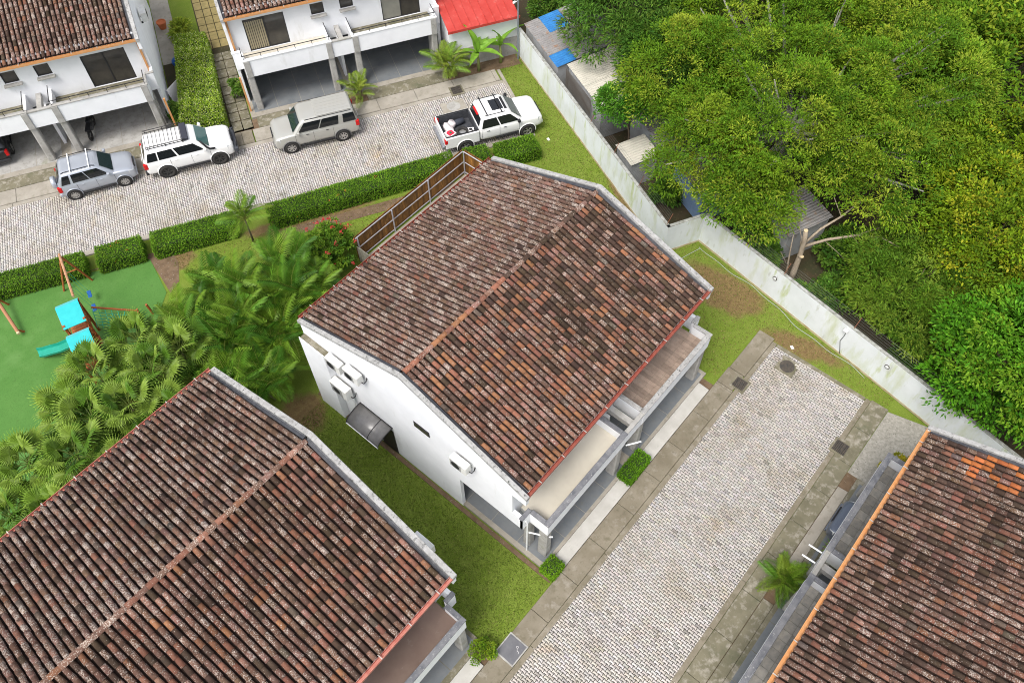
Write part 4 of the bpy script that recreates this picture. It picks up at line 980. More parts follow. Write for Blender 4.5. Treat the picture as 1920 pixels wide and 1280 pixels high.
# cut tree with bare limbs
t = empty('pruned_tree', (28.1, 5.75, 0), 0, 'bare pruned tree with pale sawn limbs leaning over the wires', 'tree')
MB().tube([(0, 0, -.1), (.1, .05, .6), (.35, .15, 1.5), (.30, .22, 2.5), (.26, .34, 3.2)], [.17, .15, .13, .12, .10], 9).build('trunk', BARK_P, t, smooth=True)
MB().lathe([(.105, 3.195), (.105, 3.215), (.0, 3.215)], 12, 'z', c=(.26, .34, 0)).build('sawn_end', CUTWOOD, t)
for pts, r0 in (([(.32, .2, 2.1), (.9, -.6, 2.7), (1.5, -1.6, 3.2), (1.7, -2.6, 3.6), (1.5, -3.5, 3.8)], .085), ([(.34, .2, 2.3), (1.0, -.1, 3.0), (1.6, -.6, 3.7), (2.2, -.9, 4.3), (2.6, -1.4, 4.6)], .075),
                ([(-.05, .25, .0), (-.1, .4, .9), (.0, .6, 1.9), (.05, .75, 2.8)], .06), ([(1.5, -1.6, 3.2), (2.1, -2.2, 3.6), (2.6, -2.8, 3.8)], .03), ([(1.6, -.6, 3.7), (1.9, .1, 4.2), (2.3, .5, 4.6)], .03),
                ([(.3, .2, 1.6), (.7, .5, 2.2), (.9, 1.0, 2.9)], .035), ([(1.0, -.4, 2.45), (1.0, -1.2, 2.2), (.9, -1.7, 2.1)], .02), ([(1.9, -1.3, 2.7), (1.6, -2.2, 2.5), (1.3, -2.6, 2.4)], .02), ([(-.1, .4, .9), (-.6, .5, 1.7), (-.8, .8, 2.3)], .025), ([(.0, .6, 1.9), (-.5, .9, 2.6)], .018), ([(.9, .9, 2.7), (1.5, 1.3, 3.3)], .02), ([(2.4, -2.1, 2.9), (3.0, -2.6, 2.8), (3.3, -3.2, 2.7)], .02)):
    MB().tube(pts, [r0 * (1 - .7 * i / (len(pts) - 1)) for i in range(len(pts))], 7).build('limb', BARK_P, t, smooth=True)
MB().lathe([(.09, 1.62), (.09, 1.66), (0, 1.66)], 10, 'z', c=(.18, .0, 0)).build('sawn_end', CUTWOOD, t)
MB().tube([(.33, .16, 1.4), (.18, .0, 1.63)], [.10, .09], 8).build('limb', BARK_P, t, smooth=True)

# clipped hedges
def hedge(name, quad, h, label, pal, leaf=(.075, .045), dens=900, flowers=None, group=None, bulge=.06):
    """quad: four ground corners; leaves stand on the top and the sides of a clipped block with rounded shoulders"""
    q = [np.array(p) for p in quad]; t = empty(name, (0, 0, 0), 0, label, 'hedge', group)
    L = (np.linalg.norm(q[1] - q[0]) + np.linalg.norm(q[2] - q[3])) / 2; Wd = (np.linalg.norm(q[3] - q[0]) + np.linalg.norm(q[2] - q[1])) / 2
    c = sum(q) / 4
    core = MB(); sh = [tuple(c + (p - c) * np.array([1, 1]) * .97) for p in q]; top = [tuple(c + (p - c) * .90) for p in q]
    core.hexa([(x, y, 0) for x, y in sh] + [(x, y, h * .90) for x, y in top]); core.build('branch_core', mat_cache('hedge_core', (.018, .032, .008)), t)
    nt_ = int(L * Wd * dens); ns = int(2 * (L + Wd) * h * dens * .8)
    a, b = RNG.random(nt_), RNG.random(nt_)
    def bil(a, b): return (1 - a)[:, None] * (1 - b)[:, None] * q[0] + a[:, None] * (1 - b)[:, None] * q[1] + a[:, None] * b[:, None] * q[2] + (1 - a)[:, None] * b[:, None] * q[3]
    P1 = bil(a, b); ea = np.minimum(a, 1 - a) * L; eb = np.minimum(b, 1 - b) * Wd; e = np.minimum(ea, eb)
    wob = .5 * np.sin(P1[:, 0] * 3.1 + 1) * np.sin(P1[:, 1] * 2.7) + .5 * np.sin(P1[:, 0] * 7.3) * np.sin(P1[:, 1] * 6.1 + 2)
    z1 = h * (1 - .16 * np.clip(1 - e / .22, 0, 1) ** 2) + bulge * wob + RNG.normal(0, .025, nt_) - .03
    D1 = RNG.normal(0, .55, (nt_, 3)) + (0, 0, .7)
    u = RNG.random(ns) * 2 * (L + Wd); s = RNG.random(ns); A = np.empty(ns); B = np.empty(ns); O = np.empty((ns, 2))
    ax = unit(q[1] - q[0]); ay = unit(q[3] - q[0])
    for i0, i1, fn, nrm in ((0, L, lambda v: (v / L, np.zeros_like(v)), -ay), (L, L + Wd, lambda v: (np.ones_like(v), (v - L) / Wd), ax), (L + Wd, 2 * L + Wd, lambda v: ((v - L - Wd) / L, np.ones_like(v)), ay), (2 * L + Wd, 9e9, lambda v: (np.zeros_like(v), (v - 2 * L - Wd) / Wd), -ax)):
        m = (u >= i0) & (u < i1); A[m], B[m] = fn(u[m]); O[m] = nrm
    P2 = bil(A, B) - O * (.02 + .14 * np.clip(s - .8, 0, 1) * 2)[:, None] + O * RNG.normal(0, .03, ns)[:, None]
    D2 = np.concatenate([O, np.zeros((ns, 1))], 1) * .8 + RNG.normal(0, .5, (ns, 3)) + (0, 0, .35)
    P = np.concatenate([np.concatenate([P1, z1[:, None]], 1), np.concatenate([P2, (s * h * .96 + .02)[:, None]], 1)]); D = np.concatenate([D1, D2]); n = len(P)
    patch = 1 + .18 * np.sin(P[:, 0] * 1.7 + 3) * np.sin(P[:, 1] * 1.9)
    cols = pick_cols(pal, n) * RNG.normal(1, .18, (n, 1)).clip(.5, 1.6) * patch[:, None]
    link('foliage', leaf_mesh('foliage', P, D, leaf[0] * RNG.uniform(.7, 1.3, n), leaf[1] * RNG.uniform(.8, 1.2, n), cols.clip(.004, 1), LEAF), t)
    if flowers:
        for _ in range(flowers[0]):
            i = RNG.integers(0, n); Pn = P[i] + RNG.normal(0, .03, (8, 3)) + (0, 0, .02)
            link('flower', leaf_mesh('flower', Pn, RNG.normal(0, 1, (8, 3)) + (0, 0, .8), np.full(8, .06), np.full(8, .05), pick_cols(flowers[1], 8), LEAF), t)
    return t
HP = [(.095, .215, .012), (.13, .26, .018), (.065, .165, .010), (.17, .29, .026)]
HY = [(.25, .37, .030), (.32, .43, .045), (.17, .28, .022), (.11, .21, .018), (.46, .52, .22)]
hg = 'clipped hedges along the upper road'
hedge('hedge', wrect(-15.8, -10.75, 31.35, 32.45), .85, 'clipped green hedge behind the swing at the far left', HP, group=hg)
hedge('hedge', wrect(-10.15, -7.95, 31.3, 32.5), .85, 'short clipped hedge block with orange flowers beside the playground gap', HP, group=hg, flowers=(7, [(.5, .16, .03)]))
hedge('hedge', wrect(-7.45, -3.3, 31.25, 32.5), .85, 'clipped green hedge between the playground gap and the small palm', HP, group=hg)
hedge('hedge', [wn(-1.6, 31.1), wn(8.6, 31.45), wn(8.6, 32.6), wn(-1.6, 32.3)], .85, 'long clipped hedge between the paved road and the wooden fence', HP, group=hg, flowers=(14, [(.5, .12, .06), (.55, .3, .04)]))
hedge('hedge', [wn(9.3, 31.6), wn(10.6, 31.5), wn(10.6, 32.5), wn(9.3, 32.6)], .75, 'small green hedge behind the corner of the wooden fence', HP, group=hg)
hedge('hedge', wrect(11.0, 13.3, 31.0, 32.3), .8, 'rounded green hedge beside the pickup front wheel', HP, leaf=(.09, .05), group=hg)
hedge('hedge', [wn(-4.75, 39.95), wn(-2.45, 39.3), wn(-2.2, 47.4), wn(-4.0, 47.8)], 1.15, 'tall pale-flecked hedge between the two white upper houses', HY, leaf=(.095, .055), dens=800, bulge=.14)
hedge('clipped_bush', [(13.95, 5.45), (15.45, 5.45), (15.45, 6.1), (13.95, 6.1)], .62, 'clipped bright green bush between the two driveway ramps', [(.10, .24, .010), (.13, .28, .014), (.08, .19, .010)], leaf=(.06, .04), dens=1300, bulge=.03)
hedge('clipped_bush', [(8.72, 5.42), (9.45, 5.42), (9.45, 6.05), (8.72, 6.05)], .62, 'round clipped bush at the corner columns of the middle house', [(.12, .25, .010), (.15, .28, .014), (.09, .20, .010)], leaf=(.06, .04), dens=1300, bulge=.04)
shrub('loose_bush', (4.95, 5.75), (.45, .42, .45), 26, 60, (.07, .05), [(.15, .25, .014), (.20, .29, .02), (.09, .18, .012)], 'loose yellow-green bush beside the utility cover', rc=.14)
shrub('yellow_bush', (21.6, -2.75), (.55, .5, .7), 26, 70, (.16, .06), [(.38, .33, .02), (.45, .38, .03), (.25, .27, .02)], 'bright yellow bush at the end of the right house balcony', rc=.2)
shrub('pot_shrub', wn(-4.85, 41.2), (.35, .7, .6), 30, 60, (.14, .07), G1, 'dark green plants in the bed beside the upper left house wall', rc=.2)
shrub('pot_shrub', wn(-4.8, 40.2), (.3, .35, .4), 18, 60, (.16, .05), [(.16, .2, .03), (.12, .17, .02)], 'pale green plant behind the white car roof rack', rc=.18)
shrub('pot_shrub', wn(-3.6, 48.8), (.6, .5, .6), 24, 50, (.32, .09), [(.24, .34, .03), (.30, .38, .05)], 'yellow-green leafy plant at the top of the pale-flecked hedge', rc=.22)
shrub('pot_shrub', wn(-1.25, 42.0), (.25, .6, .7), 24, 50, (.16, .07), [(.08, .17, .02), (.12, .20, .03)], 'small climbing plant at the corner pipe of the upper middle house', rc=.18)

# ------------------------------------------------------------------ palms
def fan_mesh(pal, seed):
    rs = np.random.default_rng(seed); V, F, T = [], [], []
    def face(p, col): 
        n = len(V); V.extend(p); F.append(tuple(range(n, n + len(p)))); T.append(tuple(col) + (1,))
    LP_ = .85; N = 26; Rr = .62
    col = np.array(pal[rs.integers(0, len(pal))])
    for k in range(N):
        a = R(-152 + 304 * (k + .5) / N) ; da = R(304 / N) * .52
        r = Rr * (1 - .18 * abs(a) / R(152)) * rs.uniform(.9, 1.07); dz = -.16 * rs.uniform(.5, 1.6)
        c, s = math.cos(a), math.sin(a); cup = -.06 * abs(math.sin(a))
        base = (LP_, 0, .0); m = .60 * r
        l = (LP_ + m * math.cos(a + da), m * math.sin(a + da), cup + .0); rr = (LP_ + m * math.cos(a - da), m * math.sin(a - da), cup + .0)
        mid = (LP_ + m * c, m * s, cup + .028)
        q = (LP_ + .86 * r * c, .86 * r * s, cup + dz * .35); tip = (LP_ + r * c, r * s, cup + dz)
        cc = col * rs.uniform(.82, 1.2)
        face((base, rr, mid), cc); face((base, mid, l), cc * .86); face((rr, q, mid), cc * 1.1); face((mid, q, l), cc * .9)
        w = .010; face((tuple(np.array(q) + (-s * w, c * w, 0)), tip, tuple(np.array(q) - (-s * w, c * w, 0))), cc * 1.4)
    b = MB(); b.tube([(0, 0, 0), (.45, 0, .05), (LP_ + .06, 0, .0)], [.016, .011, .008], 5); n = len(V)
    V.extend(b.v); F.extend([tuple(i + n for i in f) for f in b.f]); T.extend([(.16, .22, .05, 1)] * len(b.f))
    return raw_mesh('frond', np.array(V), F, FROND, tint=np.array(T))
FANP = [(.105, .20, .018), (.14, .24, .026), (.078, .165, .015), (.19, .285, .042)]
FANS = [fan_mesh(FANP, s) for s in range(6)] + [fan_mesh([(.34, .27, .04)], 9)]
def feather_mesh(pal, seed, L=1.9, n=19, ll=.56, arch=.95):
    rs = np.random.default_rng(seed); V, F, T = [], [], []
    col = np.array(pal[rs.integers(0, len(pal))])
    def pt(t): return np.array([L * (t - .12 * t * t), 0.03 * math.sin(3 * t), L * (.50 * t - arch * .62 * t * t)])
    for i in range(n):
        t = .16 + .84 * (i + .5) / n; p = pt(t); tg = unit(pt(min(t + .02, 1)) - pt(t - .02)); l = ll * (math.sin(math.pi * min(1, .18 + .80 * t)) * .85 + .2) * rs.uniform(.9, 1.08)
        for s in (-1, 1):
            fw = .75 + .35 * t; d = unit(tg * fw + np.array([0, s * 1.0, .28])); m = p + d * l * .5; tip = p + d * l + np.array([0, 0, -.42 * l]); w = .026
            wv = unit(np.cross(d, (0, 0, 1.0) - tg * .3)) * w
            cc = col * rs.uniform(.78, 1.22); k = len(V)
            V.extend([p - wv * .5, p + wv * .5, m + wv, tip, m - wv]); F.extend([(k, k + 1, k + 2, k + 4), (k + 4, k + 2, k + 3)]); T.extend([tuple(cc) + (1,), tuple(cc * 1.08) + (1,)])
    b = MB(); b.tube([pt(x) for x in np.linspace(0, 1, 7)], [.022, .018, .015, .012, .009, .006, .003], 5); k = len(V)
    V.extend([np.array(p) for p in b.v]); F.extend([tuple(i + k for i in f) for f in b.f]); T.extend([(.20, .22, .05, 1)] * len(b.f))
    return raw_mesh('frond', np.array(V), F, FROND, tint=np.array(T))
ARP = [(.055, .145, .010), (.078, .18, .014), (.040, .115, .008), (.12, .215, .018)]
FEATH = [feather_mesh(ARP, s) for s in range(6)]
FEATY = [feather_mesh([(.20, .25, .03), (.15, .22, .025)], s) for s in range(10, 13)]
def palm(name, x, y, h, meshes, n, label, scale=1.0, stems=1, el=(-.35, 1.15), spread=.35, odd=None, group=None, trunk_r=.07, tilt_up=0.0):
    t = empty(name, (x, y, 0), 0, label, 'palm', group)
    k = 0
    for s in range(stems):
        a = 2 * math.pi * s / stems + random.uniform(-.4, .4); sx, sy = (spread * math.cos(a), spread * math.sin(a)) if stems > 1 else (0, 0)
        hh = h * random.uniform(.8, 1.1) if stems > 1 else h
        top = np.array([sx * 1.5, sy * 1.5, hh])
        MB().tube([(sx * .4, sy * .4, -.05), (sx, sy, hh * .5), top], [trunk_r, trunk_r * .8, trunk_r * .6], 7).build('trunk', PALMSTEM, t, smooth=True)
        m = n // stems
        for i in range(m):
            az = 2.399963 * (i + s * 3) + random.uniform(-.25, .25); e = el[1] - (el[1] - el[0]) * (i + .5) / m + random.uniform(-.12, .12)
            me = random.choice(meshes)
            if odd and random.random() < .012: me = odd
            o = link('frond', me, t, tuple(top), (random.uniform(-.35, .35), -e + tilt_up, az)); sc = scale * random.uniform(.85, 1.15); o.scale = (sc, sc, sc); k += 1
    return t
fp = [(-1.6, 23.9, 2.5, 'far left fan palm of the grove, level with the playground edge'), (1.2, 23.6, 2.6, 'fan palm in the middle of the grove edge next to the turf'), (4.2, 23.5, 2.8, 'fan palm just behind the corner of the lower left roof'), (-2.0, 21.3, 2.4, 'fan palm on the roof side at the left of the grove'), (.7, 21.0, 2.5, 'fan palm leaning over the faded red gutter'),
      (-3.3, 22.5, 2.2, 'fan palm at the left edge of the picture'), (3.3, 21.4, 2.6, 'fan palm between the grove and the feather palms by the gutter'), (2.6, 25.6, 2.5, 'fan palm in front of the turquoise canopy'), (4.7, 25.2, 2.7, 'fan palm right of the turquoise canopies'), (-.2, 22.4, 2.9, 'tallest fan palm in the heart of the grove'), (2.5, 22.6, 3.0, 'second tall fan palm in the heart of the grove'),
      (-4.6, 21.4, 1.9, 'low fan palm with yellowed leaves at the lower left edge'), (.9, 25.0, 2.0, 'low fan palm beside the slide'), (5.6, 23.7, 2.4, 'fan palm touching the feather palms'), (-3.4, 20.1, 1.8, 'low fan palm under the red gutter at the left')]
for x, y, h, lab in fp:
    palm('fan_palm', x, y, h, FANS[:6], 26, lab, scale=random.uniform(1.0, 1.2), el=(-.75, 1.2), odd=FANS[6], group='fan palms of the grove')
ar = [(12.0, 24.2, 2.6, 'feather palm clump beside the red flowering shrub'), (9.6, 24.6, 2.4, 'feather palm clump in the middle of the lawn edge'), (7.5, 22.6, 2.7, 'feather palm clump between the two roofs'), (7.0, 25.0, 2.3, 'feather palm clump nearest the green turf corner'), (9.3, 21.6, 2.6, 'feather palm clump touching the rear ledge of the middle house'),
      (7.3, 20.2, 2.3, 'lowest feather palm clump in the gap between the two houses'), (10.6, 22.6, 2.9, 'tall feather palm clump behind the red gutter corner'), (9.0, 26.0, 1.9, 'small feather palm clump at the lawn'), (6.0, 21.2, 2.2, 'feather palm clump at the corner of the lower left roof'), (11.6, 22.3, 2.4, 'feather palm clump under the rear eave of the middle house'), (8.3, 23.4, 2.8, 'tallest feather palm clump in the heart of the grove')]
for x, y, h, lab in ar:
    palm('feather_palm', x, y, h * .62, FEATH, 30, lab, scale=random.uniform(.95, 1.15), stems=5, el=(-.1, 1.25), spread=.30, group='feather palms of the grove', trunk_r=.045)
palm('small_palm', 12.6, 28.05, 1.75, FEATH[:3] + FEATY[:1], 15, 'single small palm standing in the hedge gap at the road', scale=.80, el=(.0, 1.3), trunk_r=.06)
palm('yellow_palm', *wn(10.75, 39.35), .9, FEATY + FEATH[:1], 26, 'bushy yellow-green palm before the right garage of the upper middle house', scale=.85, stems=4, el=(-.1, 1.3), spread=.2, trunk_r=.04)
palm('yellow_palm', *wn(5.25, 39.35), .6, FEATY, 22, 'small yellow-green palm between the garage columns behind the beige car', scale=.62, stems=3, el=(-.2, 1.3), spread=.15, trunk_r=.03)
palm('planter_palm', 14.5, -1.55, .30, FEATH[1:4] + FEATY[:1], 34, 'bright green palm planted beside the right sidewalk', scale=.62, stems=4, el=(.1, 1.35), spread=.12, trunk_r=.03)
def banana_mesh(seed):
    rs = np.random.default_rng(seed); V, F, T = [], [], []; n = 9; L = 1.75; W = .23
    for i in range(n + 1):
        t = i / n; x = L * t; z = .5 * t - .62 * t * t; w = W * math.sin(math.pi * min(1, .06 + .94 * t) ** .8) * (1 if i < n else .1) + .012
        for s in (-1, 0, 1): V.append((x, s * w, z * 1.5 + (.07 if s else 0)))
    for i in range(n):
        for s in (0, 1):
            F.append((3 * i + s, 3 * i + s + 1, 3 * i + 4 + s, 3 * i + 3 + s)); g = rs.uniform(.85, 1.2); T.append((.17 * g, .33 * g, .035 * g, 1))
    return raw_mesh('leaf_blade', np.array(V), F, FROND, tint=np.array(T))
BAN = [banana_mesh(i) for i in range(3)]
def banana(x, y, h, label, n=7):
    t = empty('banana_plant', (x, y, 0), 0, label, 'banana plant', 'banana plants')
    MB().tube([(0, 0, -.05), (.02, .03, h * .6), (0, .05, h)], [.10, .08, .05], 8).build('trunk', mat_cache('banana_stem', (.20, .24, .07)), t, smooth=True)
    for i in range(n):
        az = 2.4 * i + random.uniform(-.3, .3); o = link('leaf', random.choice(BAN), t, (0, .05, h), (random.uniform(-.4, .4), -random.uniform(.1, .5) if i < n - 1 else -1.2, az)); sc = random.uniform(.85, 1.1); o.scale = (sc, sc, sc)
banana(*wn(12.6, 39.25), 1.25, 'banana plant with broad pale leaves in front of the white wall')
banana(*wn(14.1, 39.5), 1.2, 'second banana plant in the corner below the red roof', 5)
def spiky(name, x, y, z, label, n=34, L=.42):
    t = empty(name, (x, y, z), 0, label, 'plant')
    for i in range(n):
        az = 2.4 * i; e = 1.35 - 1.3 * i / n
        P = np.array([[0, -.02, 0], [0, .02, 0], [L * .6, .018, .08], [L, 0, -.02], [L * .6, -.018, .08]]); g = random.uniform(.8, 1.25)
        me = raw_mesh('leaf_blade', P, [(0, 1, 2, 4), (4, 2, 3)], FROND, tint=np.array([(.16 * g, .30 * g, .03, 1)] * 2)) if i < 5 else random.choice(bl)
        if i == 0: bl = []
        if i < 5: bl.append(me)
        link('leaf', me, t, (0, 0, .05), (0, -e, az))
spiky('spiky_plant', 16.45, -2.35, .9, 'spiky pale green plant in the gap between the right house balconies', 40, .55)
spiky('spiky_plant', 16.1, -2.95, .6, 'second spiky plant half hidden under the orange gutter', 26, .45)
setp(MB().box(15.95, 16.8, -2.8, -2.06, .1, .9).build('plant_tub', CONC_D, bevel=.02), 'concrete plant tub between the right house balconies', 'planter')

# ------------------------------------------------------------------ vehicles (x forward, y left, origin on the ground at mid wheelbase)
def paint(name, c, metal=.25): return mat(name, c, rough=.32, metal=metal, spec=.5, coat=.6)
def loft(sections, cap=True):
    """sections: list of (x, [(y,z)...] half outline from bottom middle to top middle); mirrored and skinned"""
    V, F = [], []; n = None
    for x, pr in sections:
        full = [(y, z) for y, z in pr] + [(-y, z) for y, z in reversed(pr[1:-1])]
        n = len(full); V += [(x, y, z) for y, z in full]
    for i in range(len(sections) - 1):
        for k in range(n): F.append((i * n + k, i * n + (k + 1) % n, (i + 1) * n + (k + 1) % n, (i + 1) * n + k))
    if cap: F.append(tuple(range(n))); F.append(tuple((len(sections) - 1) * n + k for k in range(n)))
    return V, F
def smooth_obj(name, V, F, m_, parent, sub=1, ang=50):
    b = MB(); b.v = V; b.f = F; o = b.build(name, m_, parent, smooth=True)
    if sub:
        s = o.modifiers.new('s', 'SUBSURF'); s.levels = sub; s.render_levels = sub
    return o
WHEELS = {}
def wheel(parent, x, y, r, w, rim, side, spokes=7):
    key = (r, w, rim.name, spokes)
    if key not in WHEELS:
        tb = MB(); ri = r * .64
        tb.lathe([(ri, -w / 2), (r * .93, -w / 2), (r * .985, -w * .36), (r, -w * .2), (r, w * .2), (r * .985, w * .36), (r * .93, w / 2), (ri, w / 2)], 26, 'y', close=True)
        to = tb.build('tyre', TIREM, None, smooth=True); tm = to.data; bpy.data.objects.remove(to)
        rb = MB(); rb.lathe([(ri, w * .30), (ri, w * .47), (ri * .90, w * .47), (ri * .86, w * .30)], 24, 'y', close=True)
        for k in range(spokes):
            a = 2 * math.pi * k / spokes; c, s = math.cos(a), math.sin(a); hw = ri * .13
            P = []
            for yy in (w * .34, w * .45):
                for rr, h in ((ri * .12, hw * .8), (ri * .12, -hw * .8), (ri * .9, -hw), (ri * .9, hw)): P.append((rr * c - h * s, yy, rr * s + h * c))
            rb.hexa([P[0], P[1], P[2], P[3], P[4], P[5], P[6], P[7]])
        rb.lathe([(ri * .2, w * .33), (ri * .2, w * .47), (ri * .1, w * .49)], 12, 'y')
        ro = rb.build('rim', rim, None); rm = ro.data; bpy.data.objects.remove(ro)
        hb = MB(); hb.lathe([(ri * .97, -w * .3), (ri * .97, w * .12), (0.01, w * .12)], 20, 'y'); ho = hb.build('hub_recess', BLACK, None); hm = ho.data; bpy.data.objects.remove(ho)
        WHEELS[key] = (tm, rm, hm)
    tm, rm, hm = WHEELS[key]
    W_ = empty('wheel', (x, y, r), 0 if side > 0 else math.pi, parent=parent)
    link('tyre', tm, W_); link('rim', rm, W_); link('hub_recess', hm, W_)
    return W_
def side_panel(name, pts, wfn, side, m_, parent, t=.012, off=.006):
    """pts (x,z) outline on the sloping cabin side; wfn(z) half width there"""
    lo = [(x, side * (wfn(z) + off), z) for x, z in pts]; hi = [(x, side * (wfn(z) + off + t), z) for x, z in pts]; n = len(pts)
    b = MB(); b.add(lo + hi, [tuple(range(n)), tuple(range(n, 2 * n))] + [(i, (i + 1) % n, n + (i + 1) % n, n + i) for i in range(n)])
    return b.build(name, m_, parent)
def vehicle(label, loc, ang, S):
    root = empty(S['name'], loc, ang, label, S.get('cat', 'car'))
    P = S['paint']; Ln, Wd, Ht = S['L'], S['W'] / 2, S['H']; xf = S['xf']; xr = xf - Ln; zb = S['clear']; belt = S['belt']; hood = S['hood']; wb = S['wb']; wr = S['r']
    cowl = S['cowl']; endx = S.get('body_end', xr)
    def sec(x, w, zt, zbot): return (x, [(0, zbot), (w * .86, zbot), (w * .97, zbot + .07), (w, zbot + .25), (w, zt - .22), (w * .975, zt - .07), (w * .90, zt - .012), (w * .55, zt + .012), (0, zt + .02)])
    secs = [sec(xf, Wd * .80, hood - .30, zb + .10), sec(xf - .05, Wd * .90, hood - .17, zb + .04), sec(xf - .22, Wd * .965, hood - .065, zb), sec(xf - .55, Wd * .99, hood - .02, zb), sec(cowl + .15, Wd, hood + .02, zb), sec(cowl - .10, Wd, belt, zb), sec((cowl + endx) / 2, Wd, belt + .015, zb), sec(endx + .35, Wd * .995, belt + .02, zb), sec(endx + .08, Wd * .965, belt + .0, zb + .02), sec(endx, Wd * .90, belt - .08, zb + .08)]
    V, F = loft(secs); smooth_obj('body', V, F, P, root)
    # cabin
    fb, ft, rt, rb_ = S['cab']      # x of windscreen foot, roof front, roof rear, rear foot
    wt = Wd * S.get('roofw', .80); wbt = Wd * .955; zr = Ht
    wfn = lambda z: wbt + (wt - wbt) * (z - belt) / (zr - belt)
    def ring(z, q, ins=0.0):
        f = fb + (ft - fb) * q - ins; r_ = rb_ + (rt - rb_) * q + ins; w = wbt + (wt - wbt) * q - ins; c = .10
        pts = [(f, -w + c * 2.2), (f - c * .35, -w + c * .55), (f - c * 1.6, -w), (r_ + c * 1.6, -w), (r_ + c * .35, -w + c * .55), (r_, -w + c * 2.2)]
        return [(x, y, z) for x, y in pts] + [(x, -y, z) for x, y in reversed(pts)]
    rings = [ring(belt - .05, -.03), ring(belt + (zr - belt) * .5, .5), ring(zr - .07, .93), ring(zr - .015, .99, .05), ring(zr + .01, 1.0, .20)]
    V = [p for r_ in rings for p in r_]; n = len(rings[0]); F = []
    for i in range(len(rings) - 1):
        for k in range(n): F.append((i * n + k, i * n + (k + 1) % n, (i + 1) * n + (k + 1) % n, (i + 1) * n + k))
    F.append(tuple((len(rings) - 1) * n + k for k in range(n)))
    b = MB(); b.v = V; b.f = F; b.build('cabin', P, root, smooth=True).modifiers.new('e', 'EDGE_SPLIT').split_angle = R(48)
    z0, z1 = belt + .05, zr - .13
    q0, q1 = (z0 - belt) / (zr - belt), (z1 - belt) / (zr - belt)
    fx = lambda q: fb + (ft - fb) * q; rx = lambda q: rb_ + (rt - rb_) * q
    for s in (-1, 1):
        for (a0, a1) in S['windows']:          # fractions along the cabin side
            X0b, X0t = rx(q0) + (fx(q0) - rx(q0)) * a0, rx(q1) + (fx(q1) - rx(q1)) * a0
            X1b, X1t = rx(q0) + (fx(q0) - rx(q0)) * a1, rx(q1) + (fx(q1) - rx(q1)) * a1
            side_panel('side_window', [(X0b, z0), (X1b, z0), (X1t, z1), (X0t, z1)], wfn, s, GLASS, root)
        for xh in S['handles']: MB().box(xh, xh + .16, *sorted((s * (Wd + .002), s * (Wd + .03))), belt - .16, belt - .12).build('door_handle', S.get('handle', P), root, bevel=.01, seg=1)
        for xd in S['doors']: MB().box(xd - .006, xd + .006, *sorted((s * (Wd - .01), s * (Wd + .0025))), zb + .2, belt - .04).build('door_gap', BLACK, root)
        m_ = MB().box(fx(.1) - .30, fx(.1) - .14, *sorted((s * (Wd + .02), s * (Wd + .21))), belt + .04, belt + .21).build('mirror', S.get('mirror', P), root, bevel=.04)
        MB().box(cowl - .2, endx + wr * .1 + .9, *sorted((s * (Wd - .03), s * (Wd + .03))), zb - .02, zb + .08).build('sill', S.get('trim', BLACK), root, bevel=.015, seg=1)
        for xw in (wb / 2, -wb / 2):
            arch = MB(); arch.lathe([(wr * 1.16, 0), (wr * 1.16, .012), (.01, .012)], 28, 'y'); arch.build('wheel_arch', BLACK, root, loc=(xw, s * (Wd - .004) if s > 0 else s * (Wd + .006), wr))
            fl = MB(); pts = [(wr * 1.19 * math.cos(R(a)), 0, wr * 1.19 * math.sin(R(a))) for a in range(-12, 193, 12)]; fl.tube(pts, .028, 6); fl.build('wheel_flare', S.get('flare', P), root, loc=(xw, s * (Wd + .006), wr), smooth=True)
            wheel(root, xw, s * (Wd - .07), wr, .24, S['rim'], s, S.get('spokes', 7))
        MB().hexa([(xf - .32, s * Wd * .975, hood - .34), (xf - .05, s * Wd * .86, hood - .36), (xf - .05, s * Wd * .60, hood - .36), (xf - .30, s * Wd * .62, hood - .30), (xf - .34, s * Wd * .965, hood - .10), (xf - .12, s * Wd * .87, hood - .17), (xf - .12, s * Wd * .62, hood - .15), (xf - .30, s * Wd * .62, hood - .1)]).build('head_lamp', HEAD, root, bevel=.02)
        MB().box(xr - .012, xr + .20, *sorted((s * Wd * .80, s * (Wd * .985))), belt - .38, belt - .04).build('tail_lamp', TAIL, root, bevel=.03)
    ws = [(fx(q0) - .0 + .015, -wfn(z0) + .16, z0), (fx(q0) + .015, wfn(z0) - .16, z0), (fx(q1) + .015, wfn(z1) - .14, z1), (fx(q1) + .015, -wfn(z1) + .14, z1)]
    MB().extrude(ws, (.012, 0, .008)).build('windscreen', S.get('wsmat', mat_cache('green_screen', (.016, .030, .030), rough=.06, spec=.6)), root)
    rw = [(rx(q0 + .1) - .012, -wfn(z0) + .2, z0 + .06), (rx(q0 + .1) - .012, wfn(z0) - .2, z0 + .06), (rx(q1) - .012, wfn(z1) - .18, z1), (rx(q1) - .012, -wfn(z1) + .18, z1)]
    MB().extrude(rw, (-.012, 0, .004)).build('rear_window', GLASS, root)
    MB().box(xf - .06, xf + .035, -Wd * .80, Wd * .80, zb + .06, zb + .26).build('front_bumper', S.get('bumper', P), root, bevel=.04)
    MB().box(xf - .05, xf + .012, -Wd * .42, Wd * .42, hood - .33, hood - .18).build('grille', BLACK, root, bevel=.01, seg=1)
    if not S.get('pickup'):
        MB().box(xr - .06, xr + .10, -Wd * .93, Wd * .93, zb + .02, zb + .24).build('rear_bumper', S.get('bumper', P), root, bevel=.05)
        MB().box(xr - .075, xr - .062, -.26, .26, belt - .36, belt - .25).build('number_plate', PLASTW, root)
    # hood seam and wipers
    MB().tube([(cowl + .02, -Wd * .7, hood + .035), (cowl + .05, 0, hood + .05), (cowl + .02, Wd * .7, hood + .035)], .010, 4).build('wiper', BLACK, root)
    return root
